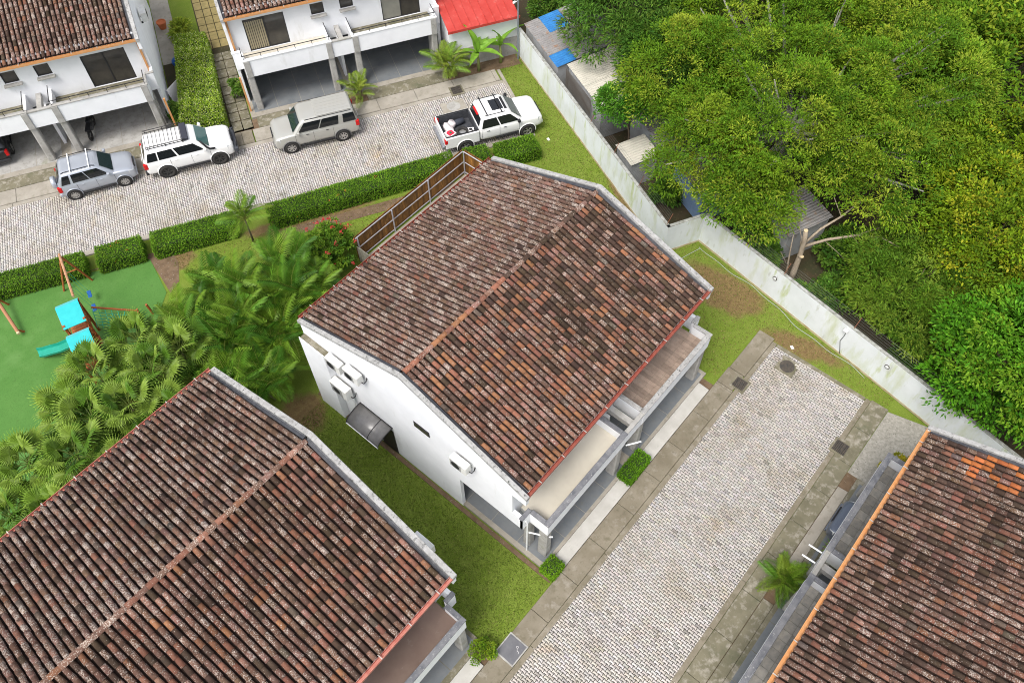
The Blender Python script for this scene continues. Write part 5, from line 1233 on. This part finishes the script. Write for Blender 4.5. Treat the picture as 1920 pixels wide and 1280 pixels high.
def rear_extras(root, S): pass
CHAMP = paint('champagne_paint', (.44, .435, .40), .35); SILV = paint('silver_paint', (.40, .43, .48), .4); WHP = paint('white_paint', (.78, .78, .77), 0.0); BLK = paint('black_paint', (.012, .013, .016), .2); BLU = paint('blue_grey_paint', (.10, .12, .16), .3)
GREYTRIM = mat('grey_trim', (.17, .17, .165), rough=.6)
def at_wheels(w_r, n, w_f, width, back=False):
    """ground point under the middle of a car whose near wheels stand at w_r and w_f on line n"""
    return wn((w_r + w_f) / 2, n + width / 2 - .12) + (.048,)

SV = dict(name='parked_car', cat='car', paint=SILV, L=3.95, W=1.70, H=1.68, xf=2.02, clear=.28, belt=1.03, hood=1.02, wb=2.58, r=.34, cowl=.95, cab=(1.02, .30, -1.52, -1.86), windows=((.06, .22), (.27, .56), (.58, .92)), handles=(-.75, .2), doors=(-.95, .02, .95), rim=ALLOY, spokes=9)
c = vehicle('silver compact SUV with a spare wheel on its tailgate', at_wheels(-10.94, 37.15, -8.31, 1.7), WA + R(2), SV)
sp_ = MB(); sp_.lathe([(.01, -.11), (.30, -.11), (.335, -.07), (.335, .07), (.30, .11), (.01, .11)], 24, 'x'); sp_.build('spare_wheel_cover', SILV, c, smooth=True, loc=(-2.06, -.12, .88))
for x in (-.95, .0):
    MB().box(x - .03, x + .03, -.74, .74, 1.745, 1.775).build('roof_bar', PIPE, c, bevel=.01)
for s in (-1, 1): MB().tube([(-1.45, s * .62, 1.68), (-1.3, s * .62, 1.74), (.1, s * .62, 1.74), (.25, s * .62, 1.68)], .022, 6).build('roof_rail', BLACK, c, smooth=True)

PR = dict(name='parked_car', cat='car', paint=WHP, L=4.75, W=1.88, H=1.84, xf=2.30, clear=.36, belt=1.20, hood=1.20, wb=2.81, r=.41, cowl=1.05, cab=(1.12, .42, -2.10, -2.36), windows=((.04, .20), (.225, .50), (.53, .92)), handles=(-.85, .25), doors=(-1.05, .05, 1.05), rim=DALLOY, spokes=6, bumper=BLACK, wsmat=mat('teal_screen', (.05, .12, .115), rough=.06, spec=.6))
c = vehicle('white off-road SUV with black roof rack and snorkel', at_wheels(-6.03, 37.0, -3.22, 1.88), WA, PR)
rk = empty('roof_rack', (0, 0, 1.93), parent=c)
for s in (-1, 1):
    MB().tube([(-2.0, s * .66, .0), (.05, s * .66, .0)], .02, 5).build('rack_rail', BLACK, rk); MB().tube([(-2.0, s * .68, .12), (.05, s * .68, .12)], .02, 5).build('rack_rail', BLACK, rk)
    for x in (-1.9, -1.0, -.1): MB().tube([(x, s * .66, -.10), (x, s * .68, .12)], .02, 5).build('rack_post', BLACK, rk)
for i in range(10): MB().tube([(-2.0 + i * .205, -.67, .0), (-2.0 + i * .205, .67, .0)], .014, 4).build('rack_slat', BLACK, rk)
MB().box(-.12, .22, -.66, .66, -.03, .10).build('wind_deflector', mat_cache('deflector', (.035, .037, .05)), rk, bevel=.03)
MB().tube([(1.35, -.93, 1.17), (1.10, -.95, 1.22), (.98, -.95, 1.35), (.72, -.90, 1.85)], .055, 8).build('snorkel', BLACK, c, smooth=True)
MB().tube([(2.42, -.72, .75), (2.50, -.5, 1.02), (2.50, .5, 1.02), (2.42, .72, .75)], .035, 8).build('bull_bar', BLACK, c, smooth=True); MB().box(2.28, 2.50, -.90, .90, .52, .78).build('steel_bumper', mat_cache('steel_bumper', (.05, .055, .065), rough=.5), c, bevel=.04)

DI = dict(name='parked_car', cat='car', paint=CHAMP, L=4.75, W=1.92, H=1.86, xf=2.28, clear=.33, belt=1.18, hood=1.16, wb=2.9, r=.38, cowl=1.12, roofw=.84, cab=(1.20, .58, -2.30, -2.40), windows=((.02, .22), (.30, .60), (.62, .93)), handles=(-.75, .35), doors=(-1.0, .10, 1.1), rim=ALLOY, spokes=7, flare=GREYTRIM, bumper=GREYTRIM, handle=BLACK)
c = vehicle('champagne boxy SUV parked facing left before the grey garage', wn((3.54 + .63) / 2, 36.4 + .84) + (.048,), WA + math.pi - R(1), DI)
MB().box(-2.22, -.25, -.72, .72, 1.862, 1.93).build('raised_roof', CHAMP, c, bevel=.05)
for y in (-.5, -.25, 0, .25, .5): MB().box(-2.05, -.35, y - .012, y + .012, 1.931, 1.94).build('roof_rib', CHAMP, c)
for s in (-1, 1): MB().tube([(-2.15, s * .78, 1.86), (.45, s * .78, 1.875)], .018, 5).build('roof_rail', BLACK, c)

TU = dict(name='pickup_truck', cat='pickup truck', pickup=True, paint=WHP, L=5.75, W=2.03, H=1.90, xf=2.80, clear=.45, belt=1.24, hood=1.24, wb=3.65, r=.41, cowl=1.50, body_end=-.98, roofw=.80, cab=(1.58, .82, -.72, -.96), windows=((.05, .47), (.50, .93)), handles=(-.55, .42), doors=(-.85, .20, 1.35), rim=ALLOY, spokes=5, handle=BLACK, mirror=BLACK, bumper=WHP)
TUA = WA - R(.2)
c = vehicle('white crew cab pickup truck parked at the grass end of the paved road', wn((9.61 + 13.26) / 2, 33.03 + .90) + (.048,), TUA, TU)
for s in (-1, 1):
    V, F = loft([(-1.0, [(0, .45), (.12, .45), (.14, .6), (.15, 1.05), (.13, 1.24), (0, 1.25)]), (-2.9, [(0, .47), (.12, .47), (.14, .6), (.15, 1.05), (.13, 1.24), (0, 1.25)])])
    b = MB(); b.box(-2.92, -.985, *sorted((s * .86, s * 1.012)), .52, 1.25); b.build('bed_side', WHP, c, bevel=.04)
    MB().box(-2.86, -1.0, *sorted((s * .855, s * .945)), 1.252, 1.272).build('bed_rail_cap', BLACK, c)
    MB().box(-2.97, -2.80, *sorted((s * .84, s * 1.016)), .88, 1.14).build('bed_tail_lamp', TAIL, c, bevel=.02)
    MB().tube([(-.55, s * .72, 1.93), (.62, s * .72, 1.93)], .018, 5).build('roof_rail', BLACK, c)
BEDL = mat('bed_liner', (.035, .038, .044), (.06, .062, .07), 5, rough=.7)
MB().box(-2.86, -1.0, -.86, .86, .62, .70).build('bed_floor', BEDL, c)
MB().box(-1.04, -.985, -.858, .858, .70, 1.25).build('bed_front', BEDL, c)
for s in (-1, 1): MB().box(-2.85, -1.045, *sorted((s * .835, s * .857)), .70, 1.245).build('bed_lining', BEDL, c)
MB().box(-2.95, -2.862, -.838, .838, .62, 1.24).build('tailgate', WHP, c, bevel=.03)
MB().box(-3.10, -2.955, -.92, .92, .48, .68).build('rear_bumper', mat_cache('chrome_bumper', (.30, .31, .33), rough=.3, metal=.6), c, bevel=.04)
MB().box(-.02, .62, -.44, .44, 1.905, 1.918).build('sunroof', GLASS, c, bevel=.03); MB().box(.66, .80, -.50, .50, 1.89, 1.93).build('roof_deflector', BLACK, c, bevel=.02)
for x in (-.42, .42): MB().box(x - .03, x + .03, -.80, .80, 1.975, 2.0).build('roof_bar', BLACK, c, bevel=.008, seg=1)
MB().box(-.90, -.80, -.35, .35, 1.80, 1.86).build('brake_lamp', TAIL, c)
def bed(x, y): # a spot in the pickup bed
    o = wn((9.61 + 13.26) / 2, 33.03 + .90); return (o[0] + x * math.cos(TUA) - y * math.sin(TUA), o[1] + x * math.sin(TUA) + y * math.cos(TUA), .048 + .70)
t = empty('spare_tyre', bed(-1.75, -.30), TUA, 'loose spare tyre lying in the pickup bed', 'tyre')
b = MB(); b.lathe([(.22, .0), (.34, .0), (.37, .06), (.37, .18), (.34, .24), (.22, .24)], 24, 'z', close=True); b.build('tyre', TIREM, t, smooth=True); b = MB(); b.lathe([(.21, .08), (.21, .12), (.02, .12)], 20, 'z'); b.build('rim', ALLOY, t)
def sack(x, y, lab, sx, sy, sz, rot, dz=0):
    V, F = [], []; n, m = 12, 7
    for j in range(m):
        f = -1 + 2 * j / (m - 1); rr = (1 - abs(f) ** 3.2) ** .5
        for k in range(n):
            a = 2 * math.pi * k / n; w = 1 + .07 * math.sin(3 * a + j) + .05 * math.sin(7 * a + 2 * j)
            V.append((sx * rr * math.cos(a) * w + .001, sy * rr * math.sin(a) * w, sz * (f * .95 + 1) + .02 * math.sin(2 * a + j)))
    for j in range(m - 1):
        for k in range(n): F.append((j * n + k, j * n + (k + 1) % n, (j + 1) * n + (k + 1) % n, (j + 1) * n + k))
    F.append(tuple(range(n))); F.append(tuple((m - 1) * n + k for k in range(n)))
    b = MB(); b.v = V; b.f = F; p = bed(x, y); o = b.build('sack', mat_cache('white_sack', (.66, .60, .60), rough=.7), None, smooth=True, loc=(p[0], p[1], p[2] + dz), rot=(0, 0, TUA + rot)); setp(o, lab, 'sack')
sack(-2.42, .12, 'white plastic sack in the rear of the pickup bed', .22, .42, .24, .3); sack(-2.15, .42, 'second white sack behind the loose tyre in the pickup bed', .24, .24, .22, .2); 
t = empty('cardboard_box', bed(-2.50, -.50), TUA + R(25), 'white box with a red and dark printed mark in the pickup bed', 'box')
MB().box(-.24, .24, -.24, .24, .0, .50).build('box_body', PLASTW, t, bevel=.01); 
MB().prism([(-.20, -.20), (.16, -.20), (.20, .10), (.0, .20), (-.20, .12)], .501, .506).build('red_print', SIGNR, t); MB().prism([(-.06, -.08), (.06, -.08), (.08, .04), (-.04, .07)], .507, .511).build('dark_print', mat_cache('dark_green_print', (.03, .09, .05)), t)
MB().box(-.20, .20, -.246, -.241, .12, .42).build('red_print', SIGNR, t)
t = empty('tool_tray', bed(-1.32, -.38), TUA + R(-12), 'white tray with dark items at the front of the pickup bed', 'tray')
MB().box(-.22, .22, -.20, .20, 0, .22).build('tray_body', PLASTW, t, bevel=.01); MB().box(-.06, .10, -.04, .08, .222, .29).build('dark_item', BLACK, t, bevel=.02); MB().box(.08, .16, -.16, -.06, .222, .26).build('dark_item', BLACK, t, bevel=.01)
t = empty('tool_roll', bed(-1.75, .50), TUA + R(10), 'dark rolled bag against the far side of the pickup bed', 'bag')
MB().lathe([(.02, -.36), (.16, -.34), (.18, 0), (.16, .34), (.02, .36)], 14, 'x', c=(0, 0, .17)).build('bag_body', mat_cache('dark_bag', (.04, .045, .06)), t, smooth=True)

BC = dict(name='parked_car', cat='car', paint=BLK, L=4.4, W=1.8, H=1.58, xf=2.1, clear=.24, belt=1.0, hood=.98, wb=2.65, r=.34, cowl=.85, cab=(.95, .20, -1.60, -2.08), windows=((.08, .26), (.30, .58), (.60, .92)), handles=(-.7, .25), doors=(-.9, .1, .95), rim=ALLOY)
vehicle('black hatchback with red tail lamps inside the upper left garage', wn(-14.85, 43.1) + (.15,), WA + R(93), BC)
BB = dict(BC, paint=BLU, wsmat=GLASS)
vehicle('blue grey car nosing out under the right house balcony', (18.0, -3.85, .15), R(90), BB)
# bicycle-like motorbike in the upper left garage
t = empty('motorcycle', wn(-9.6, 41.9) + (.15,), WA + R(80), 'dark motorcycle standing in the shade of the upper left garage', 'motorcycle')
for x in (-.62, .62):
    b = MB(); b.lathe([(.20, -.05), (.29, -.05), (.31, 0), (.29, .05), (.20, .05)], 20, 'y', close=True); b.build('wheel', TIREM, t, loc=(x, 0, .31))
MB().tube([(.62, 0, .31), (.45, 0, .85), (.40, 0, 1.02)], .04, 6).build('fork', CHROME, t); MB().tube([(.38, -.36, 1.02), (.42, 0, 1.0), (.38, .36, 1.02)], .018, 6).build('handlebar', BLACK, t)
MB().box(-.10, .38, -.14, .14, .62, .88).build('tank', BLK, t, bevel=.07); MB().box(-.75, -.08, -.13, .13, .66, .78).build('seat', BLACK, t, bevel=.05); MB().box(-.25, .30, -.15, .15, .30, .60).build('engine', mat_cache('engine_grey', (.12, .12, .12), metal=.5), t, bevel=.04); MB().tube([(-.62, 0, .31), (0, 0, .42)], .03, 6).build('swing_arm', CHROME, t)

# ------------------------------------------------------------------ playground
pg = empty('play_tower', (3.41, 28.3, 0), R(-108.9), 'wooden play tower with two turquoise canopies and a green slide', 'playground')
# local x runs along the line of the two canopies (towards the nearer one), y to the right of it seen from there
def post(x, y, h, r_=.055): MB().box(x - r_, x + r_, y - r_, y + r_, 0, h).build('post', PLAYWOOD, pg, bevel=.01, seg=1)
for x in (-1.45, -.28, .42, 1.55):
    for y in (-.45, .45): post(x, y, 2.45 if x < 0 or x > .4 else 2.45)
for k, (x0, x1) in enumerate(((-1.5, -.2), (.38, 1.6))):
    D_ = empty('deck', (0, 0, 0), parent=pg)
    for i in range(8):
        xx = x0 + i * (x1 - x0) / 8; MB().box(xx + .01, xx + (x1 - x0) / 8 - .01, -.45, .45, 1.2, 1.235).build('deck_board', PLAYWOOD, D_)
    # canvas roof, two slopes with a low ridge along y... edges boarded in wood
    rf = empty('canopy', (0, 0, 0), parent=pg)
    xm = x0 + .22
    MB().hexa([(x0 - .06, -.5, 2.40), (xm, -.5, 2.58), (xm, .5, 2.58), (x0 - .06, .5, 2.40), (x0 - .06, -.5, 2.425), (xm, -.5, 2.605), (xm, .5, 2.605), (x0 - .06, .5, 2.425)]).build('canvas', mat_cache('canvas_light', (.10, .48, .50)), rf)
    MB().hexa([(xm + .002, -.5, 2.58), (x1 + .08, -.5, 2.36), (x1 + .08, .5, 2.36), (xm + .002, .5, 2.58), (xm + .002, -.5, 2.605), (x1 + .08, -.5, 2.385), (x1 + .08, .5, 2.385), (xm + .002, .5, 2.605)]).build('canvas', TURQ, rf)
    for y in (-.53, .505): MB().hexa([(x0 - .06, y, 2.34), (x0 - .06, y + .025, 2.34), (x1 + .08, y + .025, 2.30), (x1 + .08, y, 2.30), (x0 - .06, y, 2.42), (x0 - .06, y + .025, 2.42), (x1 + .08, y + .025, 2.38), (x1 + .08, y, 2.38)]).build('edge_board', PLAYWOOD, rf)
for i in range(6): MB().box(-.19 + i * .10, -.12 + i * .10, -.44, .44, 1.2, 1.235).build('bridge_slat', PLAYWOOD, pg)
for y in (-.45, .42):
    for z in (1.55, 1.9): MB().box(-1.45, 1.55, y, y + .03, z, z + .09).build('rail', PLAYWOOD, pg)
for i in range(9): MB().box(-1.4 + i * .33, -1.34 + i * .33, .43, .46, 1.24, 1.9).build('baluster', PLAYWOOD, pg)
# slide leaving to the far side
pr = [(-.10, -.40, 1.30), (-.25, -.75, 1.22), (-.60, -1.25, .82), (-.85, -1.6, .62), (-1.2, -2.05, .30), (-1.36, -2.3, .22)]
b = MB(); V = []
for (x, y, z) in pr: V += [(x - .27, y, z + .16), (x - .23, y, z), (x + .23, y, z), (x + .27, y, z + .16)]
F = [(4 * i + k, 4 * i + k + 1, 4 * i + k + 5, 4 * i + k + 4) for i in range(len(pr) - 1) for k in range(3)]
sl_ = link('slide', raw_mesh('slide', np.array(V), F, SLIDE, smooth=False), pg); m_ = sl_.modifiers.new('s', 'SOLIDIFY'); m_.thickness = .03
# ladder and ramp beams on the swing side
for y in (.55, .95): MB().tube([(.0 + y * .1, .5, 1.3), (1.0 + y * .2, 1.05, .0)], .045, 6).build('ladder_rail', PLAYWOOD, pg)
for i in range(5): f = (i + .5) / 5; MB().tube([(-.2 + f * .9, .5 + f * .5, 1.3 * (1 - f)), (.5 + f * .9, .5 + f * .5, 1.3 * (1 - f))], .03, 6).build('rung', PLAYWOOD, pg)
# climbing net
net = empty('climbing_net', (5.0, 28.9, 0), R(-30), 'green rope climbing net on a wooden frame beside the play tower', 'climbing net')
MB().tube([(-.75, .6, 1.25), (1.05, .35, .45)], .05, 7).build('frame_beam', PLAYWOOD, net); MB().tube([(1.05, .40, .0), (1.05, .35, .55)], .05, 7).build('frame_post', PLAYWOOD, net); MB().tube([(1.05, .35, .45), (1.0, -.75, .35)], .05, 7).build('frame_beam', PLAYWOOD, net); MB().tube([(1.0, -.75, .0), (1.0, -.75, .45)], .05, 7).build('frame_post', PLAYWOOD, net)
q = [np.array(p) for p in ((-.75, .55, 1.2), (1.0, .30, .42), (.95, -.7, .32), (-.6, -.6, 1.15))]
for i in range(8):
    f = i / 7; a, b_ = q[0] * (1 - f) + q[1] * f, q[3] * (1 - f) + q[2] * f; MB().tube([a, (a + b_) / 2 - (0, 0, .12), b_], .014, 5).build('rope', NETROPE, net)
for i in range(1, 6):
    f = i / 6; a, b_ = q[0] * (1 - f) + q[3] * f, q[1] * (1 - f) + q[2] * f; MB().tube([a, (a + b_) / 2 - (0, 0, .10), b_], .014, 5).build('rope', NETROPE, net)
# swing: beam from the tower to an A-frame
sg = empty('swing_set', (0, 0, 0), 0, 'wooden swing beam with A-frame legs and blue seats', 'swing')
B0, B1 = np.array((4.3, 29.75, 2.5)), np.array((5.25, 32.3, 2.5))
MB().tube([B0, B1 + (B1 - B0) * .04], .06, 8).build('swing_beam', mat('pale_play_wood', (.50, .30, .18), (.36, .17, .08), 6, rough=.6), sg)
MB().tube([B1, (5.85, 32.35, 0)], .05, 7).build('leg', PLAYWOOD, sg); MB().tube([B1, (4.55, 32.85, 0)], .05, 7).build('leg', PLAYWOOD, sg); MB().tube([(5.55, 32.33, 1.2), (4.9, 32.58, 1.2)], .035, 6).build('cross_brace', PLAYWOOD, sg); MB().tube([(5.36, 32.31, 2.1), (5.15, 32.4, 2.1)], .04, 6).build('cross_brace', PLAYWOOD, sg)
for f in (.28, .62):
    p = B0 * (1 - f) + B1 * f; ax = unit(B1 - B0) * .2; off = np.array((.28, -.1, 0))
    for s in (-1, 1): MB().tube([p + ax * s, p + ax * s + off - (0, 0, 1.95)], .008, 4).build('swing_rope', NETROPE, sg)
    s_ = p + off - (0, 0, 1.97); b = MB(); b.box(-.23, .23, -.09, .09, -.02, .02); b.build('swing_seat', BLUEP, sg, bevel=.015, seg=1, loc=tuple(s_), rot=(0, 0, math.atan2(ax[1], ax[0])))
bm_ = empty('timber_beam', (0, 0, 0), 0, 'long round timber beam on the turf at the left edge', 'beam')
MB().tube([(2.15, 34.6, .75), (1.72, 32.1, .32)], .08, 8).build('log', mat_cache('log_wood', (.36, .17, .09)), bm_); MB().tube([(1.72, 32.1, .32), (1.70, 32.0, .30)], .08, 8).build('pale_end', CUTWOOD, bm_); MB().tube([(2.1, 34.3, .7), (2.35, 34.2, 0)], .05, 6).build('leg', PLAYWOOD, bm_); MB().tube([(1.74, 32.25, .34), (1.95, 32.2, 0)], .05, 6).build('leg', PLAYWOOD, bm_)
setp(MB().tube([(6.55, 28.35, 0), (6.5, 28.4, .75)], .06, 8).build('timber_post', PLAYWOOD), 'short timber post sticking up beside the fan palms', 'post')

# ------------------------------------------------------------------ neighbours behind the boundary wall
def corrugated(parent, name, x0, x1, y0, y1, z0, z1, m_, pitch=.16, amp=.018):
    """sheet in local axes, ribs run along y (slope z0 at y0 to z1 at y1)"""
    n = max(2, int((x1 - x0) / pitch) * 4); V, F = [], []
    for i in range(n + 1):
        x = x0 + (x1 - x0) * i / n; h = amp * math.sin(2 * math.pi * i / 4); V += [(x, y0, z0 + h), (x, y1, z1 + h)]
    for i in range(n): F.append((2 * i, 2 * i + 2, 2 * i + 3, 2 * i + 1))
    return link(name, raw_mesh(name, np.array(V), F, m_), parent)
EB = math.atan2(WA_[1] - WB_[1], WA_[0] - WB_[0])      # sheds stand along the long boundary wall; local x up the wall, y outwards is negative
def shed(label, x0, x1, y0, y1, h0, h1, sheets, wallm, name='shed'):
    t = empty(name, (WB_[0], WB_[1], 0), EB, label, 'shed')
    MB().hexa([(x0 + .1, y1 + .1, 0), (x1 - .1, y1 + .1, 0), (x1 - .1, y0 - .1, 0), (x0 + .1, y0 - .1, 0), (x0 + .1, y1 + .1, h1 - .05), (x1 - .1, y1 + .1, h1 - .05), (x1 - .1, y0 - .1, h0 - .05), (x0 + .1, y0 - .1, h0 - .05)]).build('wall', wallm, t)
    for (a0, a1, b0, b1, m_) in sheets:
        f0 = (b0 - y0) / (y1 - y0); f1 = (b1 - y0) / (y1 - y0); corrugated(t, 'roof_sheet', a0, a1, b0, b1, h0 + (h1 - h0) * f0 + .01, h0 + (h1 - h0) * f1 + .01, m_)
    return t
t = shed('zinc-roofed shed with blue roof sheets behind the long boundary wall', 12.8, 17.2, -.35, -4.6, 2.15, 2.75, ((12.8, 13.9, -.35, -1.6, BLUESHEET), (13.92, 15.6, -.35, -2.6, ZINC), (12.8, 13.9, -1.55, -4.6, ZINC), (13.92, 15.6, -2.55, -4.6, ZINC), (15.62, 17.2, -1.3, -2.6, BLUESHEET), (15.62, 17.2, -.35, -1.25, ZINC), (15.62, 17.2, -2.55, -4.6, ZINC)), SHEDWALL)
t = shed('shed with pale beige roof boards behind the boundary wall', 8.6, 12.7, -.9, -4.4, 2.25, 2.6, ((8.6, 10.6, -.9, -4.4, BEIGESHEET), (10.62, 12.7, -.9, -4.4, BEIGESHEET)), SHEDWALL)
for i in range(24): MB().box(9.6 + i * .125, 9.63 + i * .125, -.82, -.78, 1.0, 2.15).build('lattice_bar', mat_cache('lattice', (.16, .14, .12)), t)
t = shed('small block shed with a flat pale roof behind the umbrella-shaped tree', 4.6, 6.3, -.55, -2.3, 1.75, 1.85, ((4.6, 6.3, -.55, -2.3, BEIGESHEET),), SHEDWALL)
t = shed('low shed with grey corrugated roof under the spreading tree', 4.9, 8.2, -2.5, -5.2, 2.0, 2.3, ((4.9, 8.2, -2.5, -5.2, ZINC),), SHEDWALL)
t = shed('pale blue shed with a corrugated roof at the jog of the boundary wall', .9, 3.8, -2.6, -5.6, 1.9, 2.3, ((.9, 3.8, -2.6, -5.6, ZINC),), BLUEWALL)
t = shed('grey shed wall in the shade below the spreading tree', -3.0, -.6, -5.0, -7.5, 1.9, 2.2, ((-3.0, -.6, -5.0, -7.5, ZINC),), SHEDWALL)
# annex with red metal roof
rr = empty('red_roof_annex', wn(11.1, 39.95) + (0,), WA, 'white annex with a bright red metal roof at the top of the street', 'building')
MB().box(0, 4.25, .05, 6, 0, 2.75).build('wall', WHITE, rr)
MB().box(.02, 4.23, -.002, .048, 0, 1.25).build('wall_base', CONC, rr)
for i in range(9):
    x = -.1 + i * .485; b = MB(); b.hexa([(x, -.25, 2.78), (x + .48, -.25, 2.78), (x + .48, 6.2, 4.1), (x, 6.2, 4.1), (x, -.25, 2.81), (x + .48, -.25, 2.81), (x + .48, 6.2, 4.13), (x, 6.2, 4.13)])
    b.hexa([(x + .44, -.25, 2.811), (x + .475, -.25, 2.811), (x + .475, 6.2, 4.131), (x + .44, 6.2, 4.131), (x + .445, -.25, 2.85), (x + .47, -.25, 2.85), (x + .47, 6.2, 4.17), (x + .445, 6.2, 4.17)]); b.build('roof_panel', REDMETAL, rr)
MB().box(-.12, 4.3, -.30, -.255, 2.66, 2.82).build('fascia', REDMETAL, rr)
t = empty('camera_pole', wn(15.2, 39.45) + (0,), 0, 'thin grey pole with white security cameras at the wall corner', 'pole')
MB().tube([(0, 0, 0), (0, 0, 4.2)], .05, 8).build('shaft', mat_cache('pole_steel', (.25, .28, .30), metal=.4), t); MB().tube([(-.35, 0, 3.95), (.35, .1, 3.95)], .02, 5).build('arm', PIPE, t)
for s in (-1, 1): MB().box(s * .34 - .10, s * .34 + .10, -.06, .06, 3.98, 4.08).build('camera_head', PIPE, t, bevel=.02)

# ------------------------------------------------------------------ small things between the upper houses
t = empty('air_conditioner', wn(-5.17, 45.6) + (3.9,), WA + math.pi / 2, 'white louvred air conditioner on the side wall of the upper left house', 'air conditioner', 'outdoor air conditioning units')
MB().box(-.4, .4, -.42, -.10, 0, .55).build('casing', ACW, t, bevel=.02)
for i in range(7): MB().box(-.3, .3, -.428, -.421, .08 + i * .06, .11 + i * .06).build('louvre', BLACK, t)
MB().box(-.3, -.26, -.1, -.002, -.1, 0).build('bracket', FRAME, t); MB().box(.26, .3, -.1, -.002, -.1, 0).build('bracket', FRAME, t)
b = MB(); b.lathe([(.01, 0), (.14, .03), (.25, .14), (.30, .30), (.25, .46), (.14, .57), (.01, .60)], 20, 'z'); o = b.build('blue_ball', BLUEP, smooth=True, loc=wn(-4.3, 46.2) + (.02,)); setp(o, 'big blue ball beside the pale-flecked hedge', 'ball')
t = empty('flower_pot', wn(-4.65, 50.3) + (.03,), 0, 'terracotta flower pot on the path behind the upper left house', 'flower pot')
MB().lathe([(.01, 0), (.20, 0), (.28, .38), (.30, .38), (.30, .46), (.25, .46), (.22, .40), (.01, .40)], 18, 'z').build('pot', mat_cache('terracotta', (.45, .13, .05)), t, smooth=False)
for (w, n_, h, lab) in ((-5.12, 40.35, 2.4, 'orange downpipe at the garage corner of the upper left house'), (-.93, 40.45, 2.5, 'orange downpipe at the garage corner of the upper middle house')):
    x, y = wn(w, n_); setp(MB().box(-.05, .05, -.05, .05, .1, h).build('downpipe', GUT_OR, None, loc=(x, y, 0), rot=(0, 0, WA)), lab, 'pipe')
for (w, lab) in ((-5.38, 'orange downpipe from the gutter of the upper left house'), (-.72, 'orange downpipe from the gutter of the upper middle house')):
    x, y = wn(w, 41.72); setp(MB().box(-.055, .055, -.05, .05, 3.0, 5.4).build('downpipe', GUT_OR, None, loc=(x, y, 0), rot=(0, 0, WA)), lab, 'pipe')
t = empty('folded_banner', wn(-4.55, 43.1) + (0,), WA + R(60), 'white folded tarpaulin leaning between the wall and the hedge', 'tarpaulin')
MB().hexa([(-.7, -.02, .1), (.7, -.02, .05), (.7, .02, .05), (-.7, .02, .1), (-.6, .28, 1.1), (.75, .30, .8), (.75, .34, .8), (-.6, .32, 1.1)]).build('sheet', PLASTW, t)
for (x, y, lab) in ((28.2, 21.2, 'white litter scrap on the grass near the hedge'), (24.6, 3.7, 'white litter scrap at the foot of the boundary wall'), (29.6, 23.6, 'pale scrap of paper on the upper grass')):
    setp(MB().box(-.10, .10, -.07, .07, 0, .05, t=.02).build('litter', PLASTW, None, loc=(x, y, .01), rot=(0, 0, random.uniform(0, 3))), lab, 'litter')
